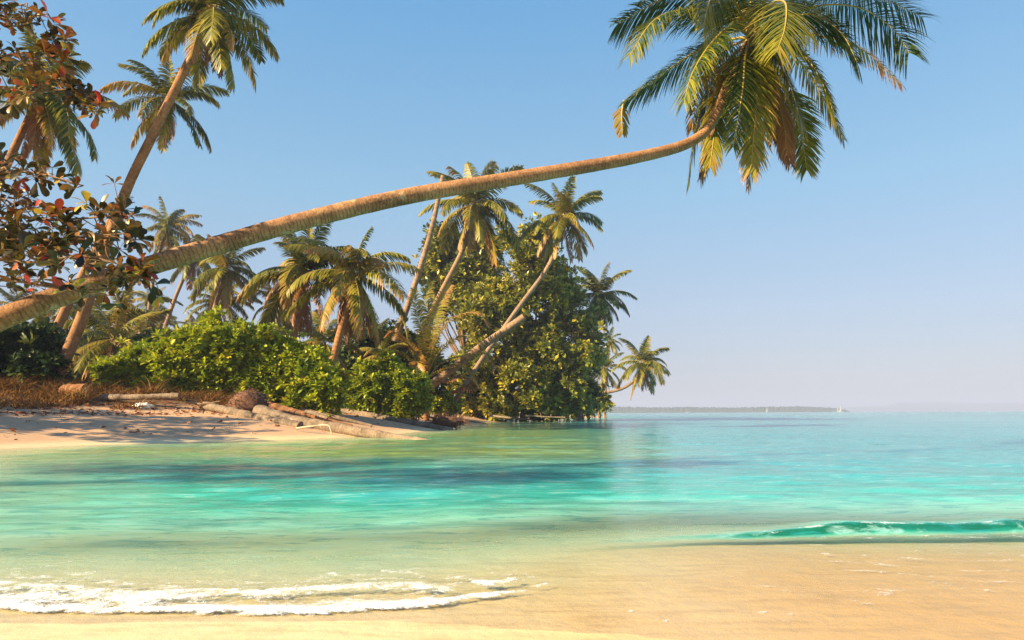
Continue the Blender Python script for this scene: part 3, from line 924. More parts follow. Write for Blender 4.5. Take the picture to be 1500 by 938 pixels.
young('young yellow-green palm with arching fronds in front of the broadleaf trees', yb, 50.5, [
    ([yb + (0,), (622, 500, 0), (610, 455, .2), (606, 425, .4)], .34), ([yb + (0,), (632, 490, .2), (642, 450, .4), (660, 418, .6)], .38),
    ([yb + (0,), (636, 505, -.4), (662, 468, -.8), (700, 458, -1), (716, 478, -1.2)], .46), ([yb + (0,), (640, 520, -.5), (672, 494, -.9), (700, 500, -1.2), (716, 530, -1.4)], .40),
    ([yb + (0,), (650, 530, .3), (690, 520, .6), (716, 520, .8), (722, 546, .9)], .46), ([yb + (0,), (612, 520, -.5), (594, 500, -.9), (578, 486, -1.2), (566, 492, -1.4)], .56),
    ([yb + (0,), (610, 530, .2), (598, 500, .4), (590, 470, .6), (582, 480, .8)], .30), ([yb + (0,), (616, 540, -.3), (612, 530, -.6), (614, 548, -1.0), (616, 572, -1.2)], .56),
    ([yb + (0,), (644, 545, -.2), (670, 534, -.5), (690, 548, -.8), (700, 566, -1)], .52), ([yb + (0,), (630, 470, .6), (622, 440, 1.0), (632, 412, 1.4)], .28),
    ([yb + (0,), (650, 560, .3), (672, 552, .5), (690, 560, .7), (664, 572, .8)], .72), ([yb + (0,), (626, 510, .8), (650, 470, 1.6), (680, 470, 2.0), (694, 500, 2.2)], .3),
], 700)
cb = (497, 578)
young('little coconut seedling with bright curved leaves between the two green shrubs', cb, 34.6, [
    ([cb + (0,), (498, 560, 0), (506, 546, -.2), (520, 549, -.3)], .56), ([cb + (0,), (494, 560, 0), (488, 546, -.2), (480, 548, -.3)], .5),
    ([cb + (0,), (497, 555, .1), (494, 540, .2), (492, 532, .3)], .5), ([cb + (0,), (492, 565, -.1), (482, 556, -.3), (474, 566, -.4)], .52)], 760, scale=.38)

# ------------------------------------------------------------------ leaves scattered by the thousand inside one plant
def leaf_template(kind):
    if kind == 'broad':                   # obovate almond leaf, folded on its midrib
        ts = np.array([0, .12, .35, .58, .78, .93, 1.0])
        wd = np.array([.015, .04, .12, .20, .23, .15, .02])
    elif kind == 'spoon':
        ts = np.array([0, .5, .82, 1.0])
        wd = np.array([.03, .15, .19, .05])
    else:
        ts = np.array([0, .55, 1.0])
        wd = np.array([.03, .30, .04])
    V, F_ = [], []
    for a, b in zip(ts, wd):
        zz = .12 * a - .36 * a * a
        V += [(a, -b, zz + b * .25), (a, 0, zz), (a, b, zz + b * .25)]
    for i in range(len(ts) - 1):
        k = i * 3
        F_ += [(k, k + 3, k + 4, k + 1), (k + 1, k + 4, k + 5, k + 2)]
    if kind == 'flat':
        V = [(0, 0, 0), (.55, -.28, .05), (1, 0, -.06), (.55, .28, .05)]
        F_ = [(0, 1, 2, 2), (0, 2, 3, 3)]
    return np.array(V, float), np.array(F_)

TPL = {k: leaf_template(k) for k in ('broad', 'spoon', 'flat')}

def leaves(mb, pos, dirv, size, tone, kind, rng, roll=.5):
    V, F_ = TPL[kind]
    n = len(pos)
    X = dirv / (np.linalg.norm(dirv, axis=1)[:, None] + 1e-9)
    ref = np.tile([0, 0, 1.0], (n, 1)) + rng.normal(0, roll, (n, 3))
    Y = np.cross(ref, X)
    Y /= np.linalg.norm(Y, axis=1)[:, None] + 1e-9
    Z = np.cross(X, Y)
    out = pos[:, None, :] + size[:, None, None] * (V[None, :, 0, None] * X[:, None] + V[None, :, 1, None] * Y[:, None] + V[None, :, 2, None] * Z[:, None])
    F2 = (np.arange(n)[:, None, None] * len(V) + F_[None]).reshape(-1, 4)
    mb.add(out.reshape(-1, 3), F2, np.repeat(tone, len(V)), 0, smooth=(kind == 'broad'))

def rosettes(mb, pos, axis_, nl, size, tone, kind, rng, spread=.9, tone_var=.1):
    """a whorl of leaves at each position around its axis"""
    n = len(pos)
    A = axis_ / (np.linalg.norm(axis_, axis=1)[:, None] + 1e-9)
    ref = np.where(np.abs(A[:, 2:3]) < .9, np.array([[0, 0, 1.0]]), np.array([[1.0, 0, 0]]))
    U = np.cross(A, ref)
    U /= np.linalg.norm(U, axis=1)[:, None]
    B = np.cross(A, U)
    ph0 = rng.uniform(0, 6.28, n)
    PP, DD, SS, TT = [], [], [], []
    for j in range(nl):
        ph = ph0 + j * 2.39996 + rng.normal(0, .25, n)
        sp = spread * (.35 + .65 * (j + 1) / nl) + rng.normal(0, .12, n)
        d = A * np.cos(sp)[:, None] + (U * np.cos(ph)[:, None] + B * np.sin(ph)[:, None]) * np.sin(sp)[:, None]
        PP.append(pos + d * (size * .06)[:, None])
        DD.append(d)
        SS.append(size * rng.uniform(.7, 1.12, n))
        TT.append(tone + rng.normal(0, tone_var, n))
    leaves(mb, np.concatenate(PP), np.concatenate(DD), np.concatenate(SS), np.concatenate(TT), kind, rng)

def blob_points(spheres, n, rng, inner=.72, flat=1.0):
    """points near the outside of a union of spheres, with outward axes"""
    c = np.array([s[:3] for s in spheres], float)
    r = np.array([s[3] for s in spheres], float)
    pr = r ** 2 / np.sum(r ** 2)
    out_p, out_a = [], []
    tot = 0
    while tot < n:
        k = rng.choice(len(r), 4 * n, p=pr)
        d = rng.normal(0, 1, (4 * n, 3))
        d /= np.linalg.norm(d, axis=1)[:, None]
        q = rng.uniform(inner ** 3, 1, 4 * n) ** (1 / 3)
        p = c[k] + d * (r[k] * q)[:, None] * np.array([1, 1, flat])
        keep = np.ones(len(p), bool)
        for ci, ri in zip(c, r):
            keep &= np.linalg.norm((p - ci) / np.array([1, 1, flat]), axis=1) > ri * inner * .98
        out_p.append(p[keep])
        out_a.append(d[keep])
        tot += keep.sum()
    return np.concatenate(out_p)[:n], np.concatenate(out_a)[:n]

def limbs(mb, base, ends, r0, rng):
    for e in ends:
        e = np.array(e, float)
        b = np.array(base, float)
        m = (b + e) / 2 + rng.normal(0, .08, 3) * np.linalg.norm(e - b)
        mb.tube(spline([b, m, e], 8), np.linspace(r0, r0 * .25, 8), 6, .5, 0, cap=False)

# --- green beach shrubs
def shrub(label, circles, Y, seed, n, leafsize, mat=SHRUB, toneb=.56, name='beach_shrub', depth=.9, kind='spoon', nl=9, group=None, cat='shrub'):
    rng = np.random.default_rng(seed)
    sp = []
    for px, py, r in circles:
        yy = Y + rng.uniform(-.35, .45) * depth * 2
        c = at(px, py, yy)
        sp.append((c.x, c.y, c.z, r * yy / F))
    base = np.mean(np.array(sp)[:, :3], 0)
    base[2] = zb(base[0], base[1])
    root = empty(name, base)
    tag(root, label, cat, group)
    sp2 = []
    for s in sp:                           # break every lobe into bumps of its own
        sp2.append((s[0], s[1], s[2], s[3] * .88))
        for k in range(11):
            d = rng.normal(0, 1, 3)
            d[2] = abs(d[2]) * .8
            d /= np.linalg.norm(d)
            rr_ = s[3] * rng.uniform(.18, .36)
            sp2.append((s[0] + d[0] * s[3] * .72, s[1] + d[1] * s[3] * .72, s[2] + d[2] * s[3] * .72, rr_))
    p, a = blob_points(sp2, n, rng, .66)
    p = p + a * rng.exponential(.5, len(p))[:, None] * leafsize * .75 + (fbm(p[:, 0] * 1.3, p[:, 2] * 1.3 + p[:, 1], seed, 3) - .5)[:, None] * a * leafsize * 2.2
    zl = bed(p[:, 0], p[:, 1])
    ok = p[:, 2] > zl + .06
    p, a = p[ok], a[ok]
    mb = MB()
    ax = a * .8 + np.array([0, -.25, .9]) + rng.normal(0, .3, a.shape)
    rosettes(mb, p - base, ax, nl, leafsize * rng.uniform(.7, 1.3, len(p)), toneb + rng.normal(0, .19, len(p)) + .3 * (rng.random(len(p)) < .07), kind, rng, 1.05)
    mb.build('foliage', mat, root)
    mb = MB()
    for s in sp:
        bb = np.array([s[0], s[1], zb(s[0], s[1]) - .1]) - base
        limbs(mb, bb, [np.array(sp2[rng.integers(len(sp2))][:3]) * .2 + np.array(s[:3]) * .8 + rng.normal(0, .4, 3) * s[3] - base for _ in range(5)], .05, rng)
    mb.build('stems', WOOD, root)
    return root

shrub('big bright green shrub with spoon-shaped leaves behind the driftwood', [
    (178, 552, 26), (215, 545, 36), (262, 540, 42), (300, 522, 42), (335, 520, 42), (372, 528, 44), (410, 545, 44), (445, 555, 42), (476, 572, 32),
    (330, 560, 38), (380, 570, 36), (430, 580, 26), (280, 560, 30), (465, 590, 16), (400, 590, 18), (350, 588, 16), (240, 560, 24), (180, 572, 14), (215, 576, 14), (250, 582, 14), (285, 586, 14), (318, 590, 12), (248, 503, 8), (312, 477, 8), (388, 492, 7), (150, 542, 8), (288, 490, 7), (352, 478, 7), (430, 596, 12), (490, 594, 10)], 34.5, 61, 7500, .34)
shrub('smaller dense green shrub to the right of the big one, with a shaded side', [
    (518, 575, 26), (545, 568, 30), (572, 562, 32), (597, 575, 28), (608, 592, 18), (560, 590, 24), (528, 592, 20), (566, 540, 10), (585, 595, 18), (545, 600, 12), (566, 527, 6), (535, 538, 7), (595, 548, 7), (510, 592, 12), (612, 598, 10)], 43, 67, 3200, .30, toneb=.46)
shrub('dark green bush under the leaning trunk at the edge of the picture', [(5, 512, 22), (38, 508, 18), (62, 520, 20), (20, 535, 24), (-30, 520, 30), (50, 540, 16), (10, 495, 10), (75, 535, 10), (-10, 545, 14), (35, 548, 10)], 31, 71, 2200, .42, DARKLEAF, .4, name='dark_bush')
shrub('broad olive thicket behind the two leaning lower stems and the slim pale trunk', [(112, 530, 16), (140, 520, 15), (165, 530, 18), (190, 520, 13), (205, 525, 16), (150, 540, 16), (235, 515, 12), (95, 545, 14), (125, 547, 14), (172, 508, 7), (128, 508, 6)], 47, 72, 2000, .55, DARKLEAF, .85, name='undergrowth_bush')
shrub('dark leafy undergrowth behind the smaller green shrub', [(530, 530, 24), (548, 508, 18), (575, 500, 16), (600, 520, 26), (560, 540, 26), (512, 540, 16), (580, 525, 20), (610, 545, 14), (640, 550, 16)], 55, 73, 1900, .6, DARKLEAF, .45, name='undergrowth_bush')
shrub('low yellow-green bush at the foot of the broken trunk', [(628, 588, 14), (645, 592, 12), (660, 596, 9)], 56, 79, 450, .4, SHRUB, .35, name='low_bush')
shrub('pale green bush low on the point under the right side of the broadleaf trees', [(812, 592, 10), (826, 594, 9), (843, 596, 8), (800, 596, 7)], 86, 83, 500, .55, SHRUB, .4, name='low_bush')
shrub('brownish scrub at the foot of the flat leaning palm', [(868, 594, 10), (880, 590, 10), (854, 596, 8), (888, 598, 6)], 104, 89, 420, .6, TREE, .62, name='scrub_bush', kind='flat', nl=6)

# --- tall broadleaf trees
def tree(label, circles, Y, seed, n, leafsize, base_px, toneb=.56, group='broadleaf trees behind the point', dy=4.0):
    rng = np.random.default_rng(seed)
    b = at(base_px[0], base_px[1], Y)
    b.z = zb(b.x, b.y)
    root = empty('broadleaf_tree', b)
    tag(root, label, 'tree', group)
    b = np.array(tuple(b))
    sp = []
    for px, py, r in circles:
        for k in range(9):
            a = rng.uniform(0, 6.28)
            q = r * math.sqrt(rng.random()) * .92
            yy = Y + rng.uniform(-1, 1) * dy * min(1, r / 40)
            c = at(px + math.cos(a) * q, py + math.sin(a) * q, yy)
            sp.append((c.x, c.y, c.z, r * rng.uniform(.14, .32) * yy / F))
    p, a = blob_points(sp, n, rng, .4, .75)
    p = p + a * rng.exponential(.45, len(p))[:, None]
    ok = p[:, 2] > bed(p[:, 0], p[:, 1]) + .1
    p, a = p[ok], a[ok]
    mb = MB()
    ax = a * .8 + np.array([-.1, -.2, .6]) + rng.normal(0, .45, a.shape)
    rosettes(mb, p - b, ax, 6, leafsize * rng.uniform(.6, 1.5, len(p)), toneb + rng.normal(0, .2, len(p)) + .35 * (rng.random(len(p)) < .05), 'flat', rng, 1.2, .12)
    mb.build('crown', TREE, root)
    mb = MB()
    top = np.mean(np.array(sp)[:, :3], 0) - b
    mb.tube(spline([(0, 0, -.5), top * .3 + rng.normal(0, .3, 3), top], 14), np.linspace(.45, .16, 14), 9, 'length', 0)
    mb.build('trunk', WOOD, root)
    mb = MB()
    idx = rng.choice(len(sp), min(len(sp), 40), replace=False)
    for k in idx:
        e = np.array(sp[k][:3]) - b
        s = top * rng.uniform(.25, .9)
        limbs(mb, s, [e], .12, rng)
    mb.build('limbs', WOOD, root)

tree('dark broadleaf tree between the two tall palm crowns, left in its group', [(650, 362, 20), (665, 405, 36), (700, 385, 36), (690, 430, 40), (722, 362, 16), (655, 440, 22), (725, 415, 20), (636, 385, 14), (622, 400, 9), (642, 343, 9)], 78, 91, 5000, .55, (690, 600), .5)
tree('largest broadleaf tree, a wide glossy crown falling to the waterline', [(785, 358, 26), (778, 400, 32), (800, 338, 12), (748, 352, 12), (880, 455, 9), (876, 505, 9), (742, 440, 24), (810, 405, 28), (725, 460, 44), (785, 455, 52), (836, 432, 18), (830, 474, 34), (715, 505, 42), (770, 515, 52), (830, 520, 44), (690, 545, 34), (735, 565, 42), (790, 570, 42), (836, 560, 27), (858, 545, 12), (700, 580, 26), (690, 595, 16), (730, 597, 16), (770, 596, 16), (810, 590, 18), (845, 590, 14)], 72, 97, 14000, .50, (765, 606), .62)
tree('small broadleaf tree with brownish leaves, above the flat leaning trunk', [(855, 575, 18), (846, 530, 24), (862, 505, 14), (850, 595, 12), (835, 590, 14)], 84, 101, 1900, .5, (850, 606), .5)

# --- sea almond with its branches in the near left corner
rng = np.random.default_rng(7)
ab = Vector((-10.5, 7.4, 0))
ab.z = zb(ab.x, ab.y)
alm = empty('sea_almond_tree', ab)
tag(alm, 'sea almond tree with dark green, brown and red leaves hanging in from the edge', 'tree')
fork = np.array([-9.6, 7.2, 2.6])
tb = MB()
tb.tube(spline([np.array(tuple(ab)) + [0, 0, -.4], [-10.2, 7.3, 1.4], fork, [-9.2, 6.9, 4.2], [-9.0, 6.6, 5.6]], 24) - np.array(tuple(ab)), np.linspace(.30, .14, 24), 12, 'length', 0)
tb.build('trunk', WOOD, alm)
BR = [  # visible branches: pixel polylines (px, py, Y), leaf clusters along them (start fraction, count, spread px)
    ([(-200, 60, 7.5), (-60, 20, 7.4), (20, 28, 7.3), (70, 20, 7.2)], .35, 26, 17),
    ([(-200, 120, 7.8), (-60, 100, 7.7), (30, 78, 7.6), (95, 85, 7.5)], .4, 44, 25),
    ([(-150, 170, 7.6), (-30, 130, 7.5), (45, 135, 7.4), (110, 130, 7.4)], .45, 34, 20),
    ([(40, 90, 7.5), (90, 120, 7.4), (130, 150, 7.4), (150, 172, 7.3)], .45, 16, 9),
    ([(-150, 290, 7.0), (-40, 262, 7.0), (40, 252, 7.0), (122, 272, 6.9)], .45, 24, 13),
    ([(-150, 320, 7.3), (-20, 310, 7.2), (60, 322, 7.1), (150, 318, 7.0), (198, 312, 7.0)], .3, 60, 30),
    ([(-150, 350, 7.2), (-20, 350, 7.1), (70, 352, 7.0), (150, 345, 6.9), (190, 352, 6.9)], .3, 64, 28),
    ([(-150, 400, 7.0), (-30, 380, 6.8), (50, 385, 6.7), (120, 375, 6.7), (185, 390, 6.7)], .3, 44, 22),
    ([(-120, 300, 7.2), (-30, 285, 7.2), (20, 300, 7.1), (30, 330, 7.1)], .4, 26, 26),
    ([(-80, 420, 7.0), (0, 410, 7.0), (70, 420, 6.9), (120, 428, 6.9), (160, 432, 6.8)], .45, 20, 14),
    ([(60, 360, 6.9), (130, 385, 6.9), (185, 398, 6.9), (228, 412, 6.9)], .72, 15, 14),
    ([(60, 415, 6.9), (120, 425, 7.0), (165, 425, 7.0), (175, 440, 7.0)], .75, 5, 8),
    ([(-100, 220, 7.4), (-40, 232, 7.4), (0, 240, 7.3), (20, 262, 7.2)], .5, 18, 18),
    ([(-120, 20, 7.4), (-40, 0, 7.4), (10, 10, 7.4), (40, 5, 7.3)], .5, 16, 18),
]
allp, alla = [], []
bb = MB()
for i, (pts, s0, nn, spx) in enumerate(BR):
    P = np.array([tuple(at(*q)) for q in pts])
    root_p = fork if pts[0][1] > 150 else np.array([-9.2, 6.9, 4.2])
    Q = spline(np.vstack([root_p, P]) if pts[0][0] < 0 else P, 40)
    bb.tube(Q - np.array(tuple(ab)), np.linspace(.055 if pts[0][0] < 0 else .022, .006, 40), 7, .5, 0)
    vis = np.searchsorted(np.linspace(0, 1, 40), .35 if pts[0][0] < 0 else .1)
    lo = int(40 * (.45 + .5 * s0 * .6)) if pts[0][0] < 0 else int(40 * s0)
    for k in range(int(nn * 1.25)):
        j = rng.integers(lo, 40)
        s = spx * 7.1 / F
        e = Q[j] + rng.normal(0, 1, 3) * np.array([.62, .8, .62]) * s
        allp.append(e)
        d = (e - Q[j]) / s + np.array([.25, -.1, .55])
        alla.append(d)
        bb.tube(np.linspace(Q[j], e, 4) - np.array(tuple(ab)), np.linspace(.008, .004, 4), 4, .5, 0, cap=False)
bb.build('branches', WOOD, alm)
P = np.array(allp)
A = np.array(alla)
mb = MB()
tn = .50 + rng.normal(0, .20, len(P))
rosettes(mb, P - np.array(tuple(ab)), A, 6, .145 * rng.uniform(.6, 1.25, len(P)), tn, 'broad', rng, 1.35, .17)
# the rest of its crown, towards the camera's left
sp = []
for k in range(4):
    c = np.array([rng.uniform(-13.5, -10), rng.uniform(6.0, 9.5), rng.uniform(3.0, 4.6)])
    if c[0] > -.80 * c[1] - 2.2 or c[0] > -9.5: continue
    sp.append((*c, rng.uniform(.5, .95)))
sp += [(-10.6, 8.3, 3.6, .7), (-11.2, 7.6, 4.2, .8), (-10.4, 8.8, 4.3, .7)]
p, a = blob_points(sp, 320, rng, .5)
rosettes(mb, p - np.array(tuple(ab)), a + np.array([0, 0, .6]), 6, .24 * rng.uniform(.7, 1.2, len(p)), .33 + rng.normal(0, .15, len(p)), 'broad', rng, 1.35, .15)
mb.build('foliage', ALMOND, alm)
lb = MB()
A0 = np.array(tuple(ab))
bough = spline([fork, [-10.5, 7.6, 3.4], [-12, 8.2, 3.9]], 14)
lb.tube(bough - A0, np.linspace(.15, .05, 14), 8, .5, 0)
for s in sp[::2]:
    e = np.array(s[:3])
    j = int(np.argmin(np.linalg.norm(bough - e, axis=1)))
    limbs(lb, bough[max(0, j - 1)] - A0, [e - A0], .035, rng)
lb.build('limbs', WOOD, alm)

# a second almond tree on the far beach, just past the edge of the picture: its shade lies on the sand
rng = np.random.default_rng(17)
t2 = np.array([-23.0, 19.0, zb(-23.0, 19.0)])
alm2 = empty('sea_almond_tree', t2)
tag(alm2, 'spreading almond tree past the edge of the picture, its leafy shadow lying on the sand', 'tree')
sp = []
while len(sp) < 44:
    a, q = rng.uniform(0, 6.28), math.sqrt(rng.random())
    c = np.array([-23 + math.cos(a) * q * 4.2, 19.6 + math.sin(a) * q * 3.6, rng.uniform(4.4, 7.0)])
    if c[0] > -.80 * c[1] - 2.6: continue
    sp.append((*c, rng.uniform(.45, .9)))
p, a = blob_points(sp, 900, rng, .4)
mb = MB()
rosettes(mb, p - t2, a + np.array([0, 0, .6]), 6, .3 * rng.uniform(.7, 1.2, len(p)), .33 + rng.normal(0, .15, len(p)), 'broad', rng, 1.35, .15)
mb.build('foliage', ALMOND, alm2)
mb = MB()
mb.tube(spline([(0, 0, -.4), (.1, .1, 1.6), (.0, .2, 3.4)], 14), np.linspace(.28, .17, 14), 12, 'length', 0)
mb.build('trunk', WOOD, alm2)
mb = MB()
limbs(mb, (0, .2, 3.2), [np.array(q[:3]) - t2 for q in sp[::2]], .06, rng)
mb.build('limbs', WOOD, alm2)

# ------------------------------------------------------------------ driftwood and litter on the far beach
def on(px, py, Y, dz=0):
    p = at(px, py, Y)
    return Vector((p.x, p.y, zb(p.x, p.y) + dz))

def gpt(px, py):                          # where a pixel meets the sand
    d = ray(px, py)
    t0 = 3.0
    for k in range(1500):
        q = Vector((0, 0, H)) + d * t0
        if q.z < max(zb(q.x, q.y), 0): break
        t0 += .04 + t0 * .001
    return q

def log(name, label, pts, w0, w1, mat, group=None, n=16, knob=.10, cat='driftwood log', lift=.30):
    """pts: (px, py, Y) along the middle of the log"""
    P = [at(*q) - Vector((0, 0, .06)) for q in pts]
    b = P[0]
    Q = spline([p - b for p in P], 40)
    rng = np.random.default_rng(len(label))
    rad = np.linspace(w0 * P[0].y, w1 * P[-1].y, 40) / F / 2 * (1 + rng.uniform(-knob, knob, 40))
    ph = rng.uniform(0, 6, 3)
    mb = MB()
    mb.tube(Q, rad, n, 'length', 0, ring=lambda i, an: 1 + .07 * np.sin(2 * an + ph[0] + i * .15) + .05 * np.sin(3 * an + ph[1] - i * .2))
    o = mb.build(name, mat)
    o.location = b
    return tag(o, label, cat, group)
GL = 'driftwood palm logs on the far beach'
log('driftwood_log', 'short bumpy log lying left of the root ball, pointing down the beach', [(300, 592, 29.6), (340, 602, 29.0), (385, 612, 28.4), (440, 622, 27.8)], 13, 13, DRIFT, GL)
log('driftwood_log', 'longest log running from the root ball down into the water', [(378, 600, 29.6), (430, 615, 28.8), (490, 625, 27.8), (550, 634, 26.6), (640, 646, 23.6)], 21, 6, DRIFT, GL)
log('driftwood_log', 'reddish log lying behind the longest one', [(388, 593, 31.6), (430, 603, 31.6), (470, 612, 31.6), (516, 623, 31.6)], 15, 6, BARK_RED, GL)
log('driftwood_log', 'pale smooth log below the smaller green shrub, reaching the waterline', [(492, 600, 42.0), (540, 608, 41.0), (590, 617, 40.0), (662, 630, 38)], 10, 10, DRIFT, GL)
log('driftwood_log', 'thin grey log half buried behind the others, near the shrub', [(448, 601, 31.2), (464, 605, 31), (480, 611, 30.8)], 6, 4, DRIFT, GL)
log('driftwood_log', 'dark crooked stick lying across the sand left of the short bumpy log', [(276, 588, 29.4), (298, 590, 29.3), (322, 586, 29.4)], 3, 2, WOOD, GL)
log('driftwood_log', 'dark stick beside the longest log, its end in the shallow water', [(418, 625, 27.4), (440, 629, 27.2), (470, 633, 27.0)], 3.4, 2, WOOD, GL)
log('driftwood_log', 'grey weathered log between the reddish one and the smaller shrub', [(440, 598, 33.5), (490, 609, 33.2), (545, 622, 33.0)], 7, 4, DRIFT, GL)
log('driftwood_log', 'thin grey log at the foot of the broadleaf trees', [(716, 608, 64), (745, 611, 63), (778, 614, 62)], 3.2, 2.4, DRIFT, GL)
log('driftwood_log', 'dark thin log just right of the root tangle', [(672, 613, 50), (690, 616, 50), (712, 619, 50)], 3, 2, WOOD, GL)
log('driftwood_log', 'pale thin log under the middle of the broadleaf trees, close to the water', [(770, 608, 66), (800, 610, 66), (828, 611, 66)], 2.6, 2, DRIFT, GL)
log('fallen_trunk', 'long fallen trunk lying in the dry grass left of the big shrub', [(150, 581, 28.8), (200, 580, 28.9), (262, 578, 29)], 10, 8, DRIFT, None)
log('cut_stump', 'short thick cut trunk in the dry grass near the dark bush', [(94, 571, 28.6), (110, 570, 28.5), (126, 569, 28.4)], 18, 17, BARK_RED, None, cat='stump')

# bleached branch
bp = [(434, 628), (455, 625), (479, 623), (484, 628), (486, 637)]
mb = MB()
P = [at(px, py, 26.6) for px, py in bp]
b = P[0]
mb.tube(spline([p - b for p in P], 20), np.linspace(.05, .025, 20), 7, .5)
o = mb.build('bleached_branch', bark_mat('bleached_wood', (.5, .4, .28), (.6, .5, .36), (.65, .55, .42), 1, 0))
o.location = b
tag(o, 'thin bleached branch bent over the longest log near the water', 'branch')

def clump(name, label, px, py, r, sq, mat, cat, seed, rough=.12):
    g = gpt(px, py)
    rng = np.random.default_rng(seed)
    mb = MB()
    n = 16
    V, F_ = [], []
    for i in range(n + 1):
        for j in range(2 * n):
            th, ph = math.pi * i / n, math.pi * j / n
            d = np.array([math.sin(th) * math.cos(ph), math.sin(th) * math.sin(ph), math.cos(th)])
            k = 1 + rough * (fbm(np.array([d[0] * 3 + 9]), np.array([d[1] * 3 + d[2] * 4 + 9]), seed, 4)[0] - .5) * 4
            V.append(d * k * r * np.array(sq))
    for i in range(n):
        for j in range(2 * n):
            k = (j + 1) % (2 * n)
            F_.append((i * 2 * n + j, i * 2 * n + k, (i + 1) * 2 * n + k, (i + 1) * 2 * n + j))
    mb.add(V, F_, .5)
    return g, mb, rng
g, mb, rng = clump('root_ball', '', 366, 606, .74, (1.1, .9, .85), ROOT, '', 5)
for k in range(260):                       # root hairs
    d = rng.normal(0, 1, 3)
    d /= np.linalg.norm(d)
    p0 = d * .72 * np.array([1.1, .9, .85])
    mb.tube([p0, p0 * 1.1 + rng.normal(0, .05, 3), p0 * 1.18 + rng.normal(0, .10, 3)], [.018, .012, .004], 4, .5, 0, cap=False)
o = mb.build('root_ball', ROOT)
o.location = at(364, 594, 30.2)
tag(o, 'round dark root ball of a fallen palm beside the driftwood logs', 'root ball')
g, mb, rng = clump('root_tangle', '', 650, 625, .55, (1.6, .8, .55), ROOT, '', 9)
for k in range(160):
    d = rng.normal(0, 1, 3)
    d /= np.linalg.norm(d)
    p0 = d * .5 * np.array([1.6, .8, .55])
    mb.tube([p0, p0 * 1.25 + rng.normal(0, .12, 3), p0 * 1.5 + rng.normal(0, .22, 3)], [.03, .02, .006], 4, .5, 0, cap=False)
o = mb.build('root_tangle', ROOT)
o.location = at(655, 618, 40)
tag(o, 'dark tangle of roots at the waterline at the end of the pale smooth log', 'roots')

t = NT('white_plastic')
WHITE = t.done(t.principled((.80, .80, .77), .4, t.bump(t.noise(t.n('ShaderNodeTexCoord').outputs['Object'], 6, 3), .6, .05)))
for lab, px, py, r, sq, sd_ in [('crumpled white plastic bag lying on the sand edge', 210, 598, .30, (1.3, .7, .45), 21), ('smaller white scrap in the dry grass behind the plastic bag', 213, 584, .16, (1.5, .7, .5), 25)]:
    g, mb, rng = clump('plastic_bag', lab, px, py, r, sq, WHITE, 'litter', sd_, .28)
    o = mb.build('plastic_bag', WHITE)
    o.location = g + Vector((0, 0, .08))
    tag(o, lab, 'plastic bag', 'white litter on the beach')

# dry grass on the bank, fallen leaves on the sand
rng = np.random.default_rng(12)
def scatter_ground(xr, n, sdlo, sdhi, ylim=44):
    x = rng.uniform(*xr, n * 8)
    y = rng.uniform(14, ylim, n * 8)
    s = land_sd(x, y)
    k = (s > sdlo) & (s < sdhi) & (x > -.82 * y - 3)
    x, y = x[k][:n], y[k][:n]
    return np.stack([x, y, bed(x, y)], 1)
P = scatter_ground((-32, -8.5), 5200, 7.2, 15)
P = P[fbm(P[:, 0] * .7, P[:, 1] * .7, 77, 3) > .44]
mb = MB()
n = len(P)
k = 5
Pp = np.repeat(P, k, 0) + rng.normal(0, .07, (n * k, 3)) * [1, 1, 0]
d = np.stack([rng.normal(0, .8, n * k), rng.normal(0, .8, n * k), np.ones(n * k)], 1)
hgt = rng.uniform(.2, .8, n * k) * (.2 + 2.2 * fbm(Pp[:, 0] * .8, Pp[:, 1] * .8, 5, 3) ** 2)
wv = np.stack([rng.normal(0, 1, n * k), rng.normal(0, 1, n * k), np.zeros(n * k)], 1)
wv /= np.linalg.norm(wv, axis=1)[:, None] / .016
mid = Pp + d * (hgt * .6)[:, None]
tipp = mid + (d * [1.8, 1.8, .6]) * (hgt * .45)[:, None]
V = np.stack([Pp - wv, Pp + wv, mid + wv * .8, mid - wv * .8, tipp], 1).reshape(-1, 3)
b = np.arange(n * k)[:, None] * 5
mb.add(V, np.concatenate([b + [[0, 1, 2, 3]], b + [[3, 2, 4, 4]]]), np.repeat(np.clip(.42 + rng.normal(0, .2, n * k) + .3 * (rng.random(n * k) < .08), 0, 1), 5), smooth=False)
o = mb.build('dry_grass', DRYGRASS)
tag(o, 'brown dry grass on the bank above the sand', 'grass', kind='stuff')
P = np.vstack([scatter_ground((-32, 0), 2600, 5.6, 8.5), scatter_ground((-30, 4), 170, 1.2, 6.0)])
mb = MB()
d = rng.normal(0, 1, P.shape) * [1, 1, .25]
leaves(mb, P + [0, 0, .03], d, rng.uniform(.10, .26, len(P)), np.clip(.5 + rng.normal(0, .3, len(P)), 0, 1), 'spoon', rng, .9)
o = mb.build('fallen_leaves', LITTER)
tag(o, 'reddish fallen leaves along the top of the sand', 'fallen leaves', kind='stuff')

